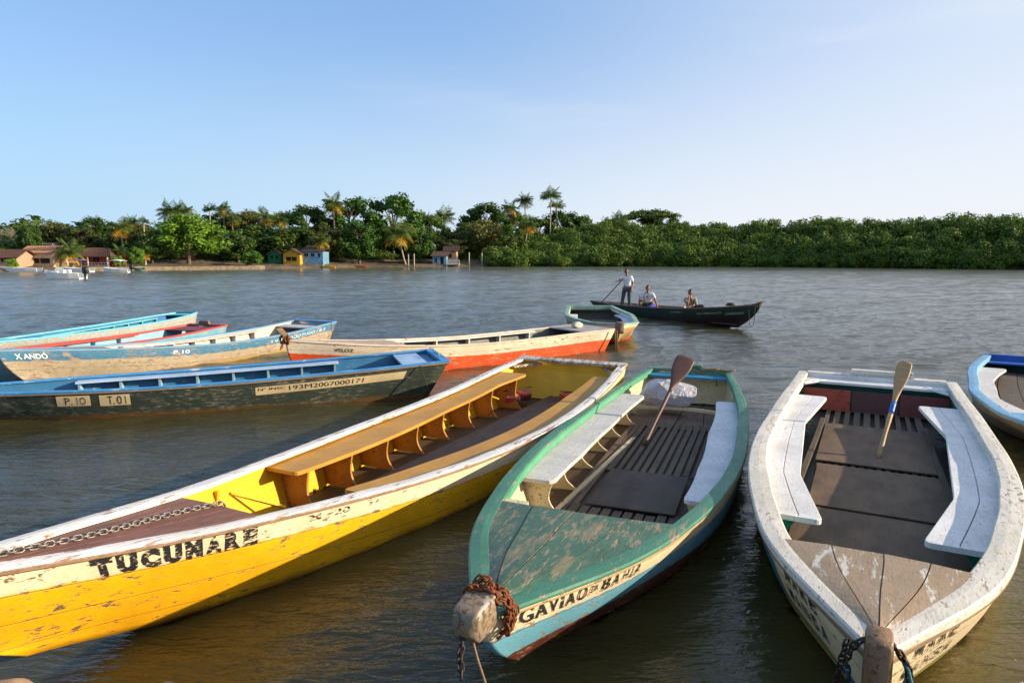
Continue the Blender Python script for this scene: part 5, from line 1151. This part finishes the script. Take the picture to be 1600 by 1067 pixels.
# low growth filling the shade between the trees behind the village
def undergrowth():
    r = np.random.default_rng(5); V0, F0 = leaf_cloud(r.normal(0, .45, (14, 3))*np.array([1, 1, .6]), r.uniform(.3, .5, 14), 60, .10, r, .85, .4); Vs, Fs, n0 = [], [], 0
    for row, (bk, hh) in enumerate(((16, 1.3), (21, 1.9), (27, 2.6), (34, 3.2))):
        px = -420
        while px < 830:
            Y = far_y(px, bk+r.uniform(-1.5, 1.5)); x = (px-800)/FPX*Y; g = float(ground_h(x, Y)); s_ = hh*r.uniform(.8, 1.5)
            Vs.append(V0*np.array([s_*1.3, s_, s_])+np.array([x, Y, g+s_*.5])); Fs.append(F0+n0); n0 += len(V0); px += 13*hh/2
    o = fast_mesh('undergrowth', np.concatenate(Vs), np.concatenate(Fs), m_leaf); tag(o, 'dark undergrowth filling the shade behind the village', kind='stuff')
undergrowth()

# --- village
m_tile = plain('dark weathered roof tile', (.09, .045, .03), .9, var=.6, scale=7, bump=.8); m_tileo = plain('orange roof tile', (.34, .17, .10), .85, var=.35, scale=6, bump=.6); m_tiler = plain('red roof tile', (.22, .06, .035), .85, var=.5, scale=6, bump=.6)
m_dark = plain('dark opening', (.01, .01, .01), .9, bump=0); m_wcream = plain('cream wall', (.50, .36, .22), .85, scale=2); m_wwhite = plain('white wall', (.72, .68, .60), .85, scale=2); m_conc = plain('bare concrete', (.38, .34, .28), .9, scale=2)
m_wgreen = plain('green hut wall', (.015, .16, .06), .8, scale=3); m_wyel = plain('yellow hut wall', (.55, .30, .025), .8, scale=3); m_wpink = plain('ochre pink wall', (.40, .25, .16), .85, scale=3); m_wred = plain('red wall', (.30, .04, .02), .85, scale=3)
m_wblue = paint('patchy blue hut wall', (.09, .24, .38), (.55, .6, .62), .4, seed=161); m_stonew = plain('stone seawall', (.26, .20, .13), .9, var=.5, scale=1.5, bump=.8); m_post = wood('bleached post', (.42, .36, .28), seed=51)
def house(label, x0, x1, ytop, ybase, Yd, wallm, roofm, roof='gable', rise=.9, over=.35, depth=4., openings=(), rz=0., name='house', roof_top=None, veranda=None, group='village houses'):
    "front wall spans pixel columns x0..x1, eaves row ytop, foot row ybase, at distance Yd"
    A = ray(x0, ybase, Yd); B_ = ray(x1, ybase, Yd); zt = ray(x0, ytop, Yd).z; zb = A.z; w_ = B_.x-A.x; h = zt-zb
    root = thing(name, label, 'house', ((A.x+B_.x)/2, Yd, zb), rz, group); zlow = -min(2.0, max(.6, zb+.3))
    # front wall pierced by its openings: built as strips around them
    mb = MB(); ops = sorted([( (a-x0)/(x1-x0)*w_-w_/2, (b_-x0)/(x1-x0)*w_-w_/2, (ybase-d)/(ybase-ytop)*h, (ybase-c)/(ybase-ytop)*h, k) for a, b_, c, d, k in openings]); cur = -w_/2; T_ = .16
    def slab(xa, xb, za, zb_):
        if xb-xa > .01 and zb_-za > .01: mb.box(((xa+xb)/2, T_/2, (za+zb_)/2), (xb-xa, T_, zb_-za))
    for a, b_, c, d, k in ops:
        slab(cur, a, zlow, h); slab(a, b_, zlow, c); slab(a, b_, d, h); cur = b_
    slab(cur, w_/2, zlow, h)
    mb.box((-w_/2+T_/2, depth/2+T_/2, (h+zlow)/2), (T_, depth-T_, h-zlow)); mb.box((w_/2-T_/2, depth/2+T_/2, (h+zlow)/2), (T_, depth-T_, h-zlow)); mb.box((0, depth+T_/2, (h+zlow)/2), (w_, T_, h-zlow))
    if roof == 'gable':   # gables left and right
        for s_ in (-1, 1): mb.add([(s_*(w_/2-.01), 0, h), (s_*(w_/2-.01), depth, h), (s_*(w_/2-.01), depth/2, h+rise*.96)], [(0, 1, 2)])
    if roof == 'front':
        mb.add([(-w_/2, .01, h), (w_/2, .01, h), (0, .01, h+rise*.95)], [(0, 1, 2)])
    mb.build('wall', wallm, root)
    for a, b_, c, d, k in ops:
        MB().box(((a+b_)/2, .13, (c+d)/2), (b_-a, .03, d-c)).build('door' if k == 'd' else 'window', m_dark if k != 'r' else m_wred, root)
        if k == 'w':
            f = MB(); f.box(((a+b_)/2, .06, (c+d)/2), (.05, .05, d-c)); f.box(((a+b_)/2, -.02, c-.04), (b_-a+.14, .1, .07)); f.build('window_frame', wallm, root)
    rb = MB(); o_ = over
    if roof == 'gable':
        for s_ in (0, 1):
            y0, y1 = (-o_, depth/2) if s_ == 0 else (depth+o_, depth/2); sl_ = rise/(depth/2)
            rb.add([(-w_/2-o_, y0, h-o_*sl_+.02), (w_/2+o_, y0, h-o_*sl_+.02), (w_/2+o_, y1, h+rise+.02), (-w_/2-o_, y1, h+rise+.02), (-w_/2-o_, y0, h-o_*sl_+.12), (w_/2+o_, y0, h-o_*sl_+.12), (w_/2+o_, y1, h+rise+.12), (-w_/2-o_, y1, h+rise+.12)], [(0, 1, 2, 3), (7, 6, 5, 4), (0, 4, 5, 1), (1, 5, 6, 2), (2, 6, 7, 3), (3, 7, 4, 0)])
            sg = 1 if s_ == 0 else -1                          # rolls of the half-round tiles
            n = int((w_+2*o_)/.28)
            for i in range(n+1):
                x = -w_/2-o_+i*(w_+2*o_)/n; rb.tube([(x, y0, h-o_*sl_+.13), (x, y1, h+rise+.13)], .06, 5)
    elif roof == 'hip':
        ins = min(w_*.22, depth/2); ze = h-.05; q = [(-w_/2-o_, -o_, ze), (w_/2+o_, -o_, ze), (w_/2+o_, depth+o_, ze), (-w_/2-o_, depth+o_, ze), (-w_/2+ins, depth/2, h+rise), (w_/2-ins, depth/2, h+rise)]
        rb.add(q, [(0, 1, 5, 4), (1, 2, 5), (2, 3, 4, 5), (3, 0, 4), (3, 2, 1, 0)])
        n = int(w_/.3)
        for i in range(n+1):
            u = i/n; rb.tube([(-w_/2-o_+u*(w_+2*o_), -o_, ze+.03), (-w_/2+ins+u*(w_-2*ins), depth/2, h+rise+.03)], .055, 5)
    elif roof == 'front':
        for s_ in (-1, 1):
            rb.add([(s_*(w_/2+o_), -o_, h-o_*rise/(w_/2)), (0, -o_, h+rise), (0, depth+o_, h+rise), (s_*(w_/2+o_), depth+o_, h-o_*rise/(w_/2)), (s_*(w_/2+o_), -o_, h-o_*rise/(w_/2)+.10), (0, -o_, h+rise+.10), (0, depth+o_, h+rise+.10), (s_*(w_/2+o_), depth+o_, h-o_*rise/(w_/2)+.10)], [(0, 1, 2, 3), (7, 6, 5, 4), (0, 4, 5, 1), (2, 6, 7, 3), (3, 7, 4, 0)])
    else:                                # single slope, high at the back
        rb.add([(-w_/2-o_, -o_, h+.02), (w_/2+o_, -o_, h+.02+(.0)), (w_/2+o_, depth+o_, h+rise), (-w_/2-o_, depth+o_, h+rise), (-w_/2-o_, -o_, h+.12), (w_/2+o_, -o_, h+.12), (w_/2+o_, depth+o_, h+rise+.1), (-w_/2-o_, depth+o_, h+rise+.1)], [(0, 1, 2, 3), (7, 6, 5, 4), (0, 4, 5, 1), (1, 5, 6, 2), (2, 6, 7, 3), (3, 7, 4, 0)])
    rb.build('roof', roofm, root)
    return root, w_, h
H_ = house
H_('long house with dark tiled roof behind the others at the left edge', -12, 58, 389, 412, 112, m_wcream, m_tile, 'gable', 1.6, .3, 6)
H_('house with a bare concrete side at the left', 60, 84, 382, 412, 110, m_conc, m_conc, 'shed', .3, .1, 4)
H_('low dark roofed house at the left edge with a window', -14, 27, 402, 421, 98.5, m_wpink, m_tile, 'gable', 1.0, .4, 4, [(3, 11, 403, 409, 'w'), (-8, -2, 403, 417, 'd')])
r_, w_, h = H_('open fronted cream house with orange tiled roof', 32, 84, 396, 419, 102, m_wcream, m_tileo, 'gable', 1.0, .15, 4.5, [(36, 44, 396.5, 414, 'd'), (47, 79, 403.5, 411.5, 'w')])
MB().box((-w_/2-.15, -.5, .9), (.7, 1.2, 2.0)).build('side_wall', m_wwhite, r_)
H_('red tiled house peering over the veranda house', 132, 164, 391, 410, 116, m_wwhite, m_tiler, 'gable', 1.3, .3, 5)
r_, w_, h = H_('veranda house with dark hipped roof and white rails', 110, 172, 401, 420, 106, m_wred, m_tile, 'hip', 1.35, .5, 5, [(118, 128, 402, 411, 'w'), (146, 156, 402, 411, 'w')])
for u in (-.5, -.005, .49): MB().box((u*w_, -.42, h/2-.1), (.16, .16, h+.1)).build('veranda_post', m_wwhite, r_)
mb = MB(); mb.box((0, -.42, .95), (w_, .05, .06)); mb.box((0, -.42, .6), (w_, .05, .05)); [mb.box((-w_/2+w_*i/12, -.42, .7), (.05, .05, .5)) for i in range(13)]; mb.build('railing', m_wwhite, r_); MB().box((0, -.45, .1), (w_+.3, .5, .75)).build('veranda_base', m_conc, r_)
H_('dark low house with red wall half hidden by the big bright tree', 234, 300, 402, 419, 121, m_wred, m_tile, 'gable', .8, .4, 4, [(240, 256, 404, 415, 'd'), (262, 272, 404, 412, 'w')])
H_('green hut with a low dark gable behind the yellow hut', 419, 440, 397, 412, 127, m_wgreen, m_tile, 'front', .95, .35, 4, [(423, 427, 399, 404, 'w'), (431, 435, 399, 404, 'w')])
H_('yellow hut on stilts at the water with a dark gable', 443, 469, 396, 415, 124.5, m_wyel, m_tile, 'front', .8, .4, 4, [(447, 464, 401.5, 408, 'w')])
H_('patchy blue hut with three small windows beside the yellow hut', 472, 505, 393.5, 415, 126, m_wblue, m_tile, 'shed', 1.1, .25, 4, [(476, 482, 396, 401, 'w'), (486, 492, 396, 401, 'w'), (497, 501, 396, 402, 'w')])
H_('ochre upper house with tiled roof above the blue and white shack', 696, 713, 392, 406, 143, m_wpink, m_tile, 'gable', .85, .5, 4, [(700, 706, 397, 403, 'w')], name='stilt_house')
r_, w_, h = H_('small blue and white shack with sloping roof and white porch rail', 676, 697, 401, 415, 138.5, m_wblue, m_tile, 'shed', 1.0, .4, 4, [(679, 683, 403, 410, 'w'), (688, 693, 402, 414, 'd')])
mb = MB(); L0 = w_/2+2.6; mb.box((w_/2+1.4, .3, .25), (2.8, 1.6, .12)); mb.box((w_/2+1.4, -.45, 1.15), (2.8, .06, .07)); [mb.box((w_/2+.1+.24*i, -.45, .72), (.12, .05, .8)) for i in range(12)]; [mb.box((w_/2+.2+2.4*i, -.4, -.4), (.14, .14, 1.4)) for i in range(2)]; mb.build('porch_rail', m_wwhite, r_)
# satellite dish on the ochre house
P = ray(677, 385, 142); root = thing('satellite_dish', 'grey satellite dish on a mast beside the ochre upper house', 'satellite dish', P)
MB().grid([[(rr_*math.cos(a), -.12+.25*rr_**2*1.2, rr_*math.sin(a)) for a in [2*math.pi*k/16 for k in range(16)]] for rr_ in (.02, .2, .4, .55)], True).build('dish', m_conc, root, True); MB().tube([(0, 0, 0), (0, .1, -2.8)], .05, 6).build('mast', m_iron, root)
# seawall, posts, white frame
mb = MB()
pts = [ray(px, 418, 1).x for px in (150,)]
for px in range(228, 415, 11):
    x = (px-800)/FPX*118; y = shore(x)-.35; x2 = (px+11-800)/FPX*118; y2 = shore(x2)-.35; c = ((x+x2)/2, (y+y2)/2, .12); L_ = math.dist((x, y), (x2, y2)); mb.box(c, (L_+.02, .5, .85+.06*math.sin(px)), math.atan2(y2-y, x2-x))
o = mb.build('sea_wall', m_stonew); recenter(o, (-50, 113, 0)); tag(o, 'low tan stone seawall below the big bright green tree', 'wall')
for k, (px, y0) in enumerate(((638, 402), (647, 401), (733, 399), (753, 400))):
    P = ray(px, y0, far_y(px, .6)); o = MB().tube([(0, 0, P.z+.6), (0, 0, 0), (0, 0, -.6)], .11, 7).build('mooring_post', m_post, None, True, loc=(P.x, P.y, .0))
    tag(o, ('thicker bleached post right of the leaning palm', 'thinner bleached post right of its twin near the leaning palm', 'grey post just right of the stilt house', 'grey post left of the white frame shed')[k], 'post', 'posts on the shore')
P = ray(758, 414, 143); root = thing('shed', 'white framed open shed at the start of the mangrove', 'shed', P); mb = MB(); [mb.box((x, y, .8), (.1, .1, 1.7)) for x in (0, 2.3) for y in (0, 2)]; mb.box((1.15, 0, 1.62), (2.4, .1, .1)); mb.build('frame', m_wwhite, root); MB().box((1.15, .05, .45), (2.2, .08, .8)).build('side_panel', m_conc, root); MB().box((1.15, 1, 1.72), (2.7, 2.4, .08)).build('roof', m_conc, root)
# --- far boats
def hull_mesh(L, w_, h, rake=.5, flare=.75, n=16, deckx=.0):
    mb = MB(); rows = []
    for i in range(n+1):
        u = i/n; x = L*u; hw = w_*min(1, (u*2.2)**.6)*(1 if u < .75 else 1-.12*(u-.75)/.25); z = h*(1+.45*(1-u)**2.2); hw = max(hw, .02); sh_ = rake*(1-sstep(0, .3, u))
        rows.append([(x, hw, z), (x+sh_*.5, hw*.93, z*.5), (x+sh_, hw*flare*min(1, u*3), -.15), (x+sh_, -hw*flare*min(1, u*3), -.15), (x+sh_*.5, -hw*.93, z*.5), (x, -hw, z), (x, -max(.01, hw-.07), z+.02), (x+.02, -max(.005, hw-.10), .12 if u > deckx else z), (x+.02, max(.005, hw-.10), .12 if u > deckx else z), (x, max(.01, hw-.07), z+.02)])
    return mb.grid(rows, True, 0, True)
m_gel = plain('white gelcoat', (.80, .78, .74), .3, var=.1, bump=0); m_blk = plain('black engine cowl', (.02, .02, .022), .35, bump=0)
def far_boat(name, label, px0, px1, pyw, L=None, mat=m_gel, engine=False, canopy=None, cabin=False, h=.55, w_=.85, flip=False, group='boats off the village', cat='boat', rake=.9):
    A = onz(px0, pyw, 0.); B_ = onz(px1, pyw, 0.); A.y = B_.y = (A.y+B_.y)/2; L = (B_-A).length
    if flip: A, B_ = B_, A
    root = thing(name, label, cat, A, 0 if not flip else math.pi, group); hull_mesh(L, w_, h, min(rake, L*.3)).build('hull', mat, root)
    if cabin:
        MB().box((L*.22, 0, h+.12), (L*.32, w_*1.1, .26), tap=.8).build('foredeck', m_gel, root); mb = MB(); mb.grid([[(L*.36, y, h+.15), (L*.43, y, h+.62)] for y in (-w_*.7, -w_*.3, w_*.3, w_*.7)]); mb.build('windscreen', plain('tinted screen', (.25, .3, .33), .1, bump=0) if not bpy.data.materials.get('tinted screen') else bpy.data.materials['tinted screen'], root)
        for y in (-.3, .3): MB().box((L*.55, y*w_*2.0*.8, h+.05), (.5, .45, .55), tap=.85).build('seat', m_gel, root)
    if engine:
        rows = []
        for u, s_ in ((0, .6), (.15, .95), (.7, 1), (.92, .8), (1, .4)): rows.append([(L+.28+.30*s_*math.copysign(abs(math.cos(t))**.5, math.cos(t)), .22*s_*math.copysign(abs(math.sin(t))**.5, math.sin(t)), h-.1+.75*u) for t in [2*math.pi*(k+.5)/12 for k in range(12)]])
        e = MB().grid(rows, True, 0, True).build('outboard_motor', m_blk, root, True); MB().box((L+.22, 0, h-.4), (.16, .12, .7)).build('motor_leg', m_blk, e)
    if canopy:
        rows = []
        for i in range(7):
            u = i/6; rows.append([(L*.35+L*.45*u, y*w_*1.05, h+1.15+.12*math.sin(u*math.pi)-.10*abs(y)**2) for y in (-1, -.5, 0, .5, 1)])
        mb = MB().grid(rows); o = mb.build('canopy', canopy, root); o.modifiers.new('thick', 'SOLIDIFY').thickness = .04; mb = MB(); [MB().tube([(L*(.37+.40*i), y*w_*.9, h), (L*(.37+.40*i), y*w_*1.0, h+1.08)], .025, 5).build('canopy_post', m_zinc, root) for i in (0, 1) for y in (-1, 1)]
    return root
far_boat('speedboat', 'white speedboat with black outboard motor floating off the village', 70, 130, 436, engine=True, cabin=True, h=.60, w_=.9, rake=1.5)
far_boat('motorboat', 'long low white boat moored at the left edge of the village', -2, 62, 425, h=.55, w_=.8, rake=1.8)
far_boat('motorboat', 'cream boat with a blue awning moored before the veranda house', 96, 144, 425, canopy=plain('blue awning', (.05, .10, .32), .6), h=.5, w_=.8)
far_boat('motorboat', 'small white boat with white canopy and outboard by the veranda house', 161, 203, 426, canopy=m_gel, engine=True, h=.5, w_=.75)
far_boat('motorboat', 'small dark green and white boat beside the canopy boat', 208, 224, 423, h=.4, w_=.6, mat=plain('dull green boat', (.12, .2, .17), .6))
far_boat('canoe', 'pale canoe drawn up below the blue hut', 474, 497, 418.3, h=.35, w_=.4, mat=plain('pale canoe paint', (.5, .52, .45), .6), group='canoes on the far shore', cat='canoe')
far_boat('canoe', 'yellow canoe lying at the water right of the blue hut', 497, 524, 418.8, h=.35, w_=.4, mat=plain('yellow canoe paint', (.65, .30, .02), .6), group='canoes on the far shore', cat='canoe')
far_boat('canoe', 'red canoe lying below the tall green trees', 554, 573, 418.0, h=.3, w_=.4, mat=plain('red canoe paint', (.45, .09, .03), .6), group='canoes on the far shore', cat='canoe')
far_boat('canoe', 'dark canoe with a tan end under the mangrove edge', 816, 853, 416.2, h=.4, w_=.45, mat=plain('dark canoe paint', (.05, .03, .02), .7), group='canoes on the far shore', cat='canoe', flip=True)
for k, (px, py) in enumerate(((345, 419.6), (362, 419.3), (380, 419.0), (396, 418.8))):
    far_boat('rowing_boat', ('first', 'second', 'third', 'fourth')[k]+' from the left of four dark rowing boats below the seawall', px-7, px+7, py, h=.3, w_=.4, mat=plain('dark small boat %d' % k, ((.05, .045, .03), (.08, .10, .10), (.03, .08, .06), (.25, .1, .05))[k], .7), group='small boats below the seawall')
# people on the village shore
for k, (px, py, c, lb) in enumerate(((162, 412, (.5, .2, .15), 'person in a reddish shirt standing on the village shore left of another'), (169, 412, (.6, .55, .5), 'person in a pale shirt standing on the village shore between two reddish shirts'), (190, 413, (.55, .12, .06), 'person in an orange red shirt on the village shore near the veranda house'))):
    px = (81, 84, 95)[k]; P = ray(px, 418, 104.0+k*.3)
    person(lb, P, R(20*k-20), dict(pel=(0, 0, .92), chest=(0, 0, 1.25), neck=(0, 0, 1.45), head=(0, -.01, 1.6), shl=(.18, 0, 1.38), shr=(-.18, 0, 1.38), ell=(.25, 0, 1.1), elr=(-.25, 0, 1.1), hal=(.26, -.1, .88), har=(-.26, -.1, .88), hipl=(.1, 0, .88), hipr=(-.1, 0, .88), knl=(.11, -.02, .5), knr=(-.11, -.02, .5), anl=(.12, .02, .07), anr=(-.12, .02, .07)), plain('village shirt %d' % k, c, .8), m_beige if k != 1 else m_jean, shorts=True, group='people on the village shore')
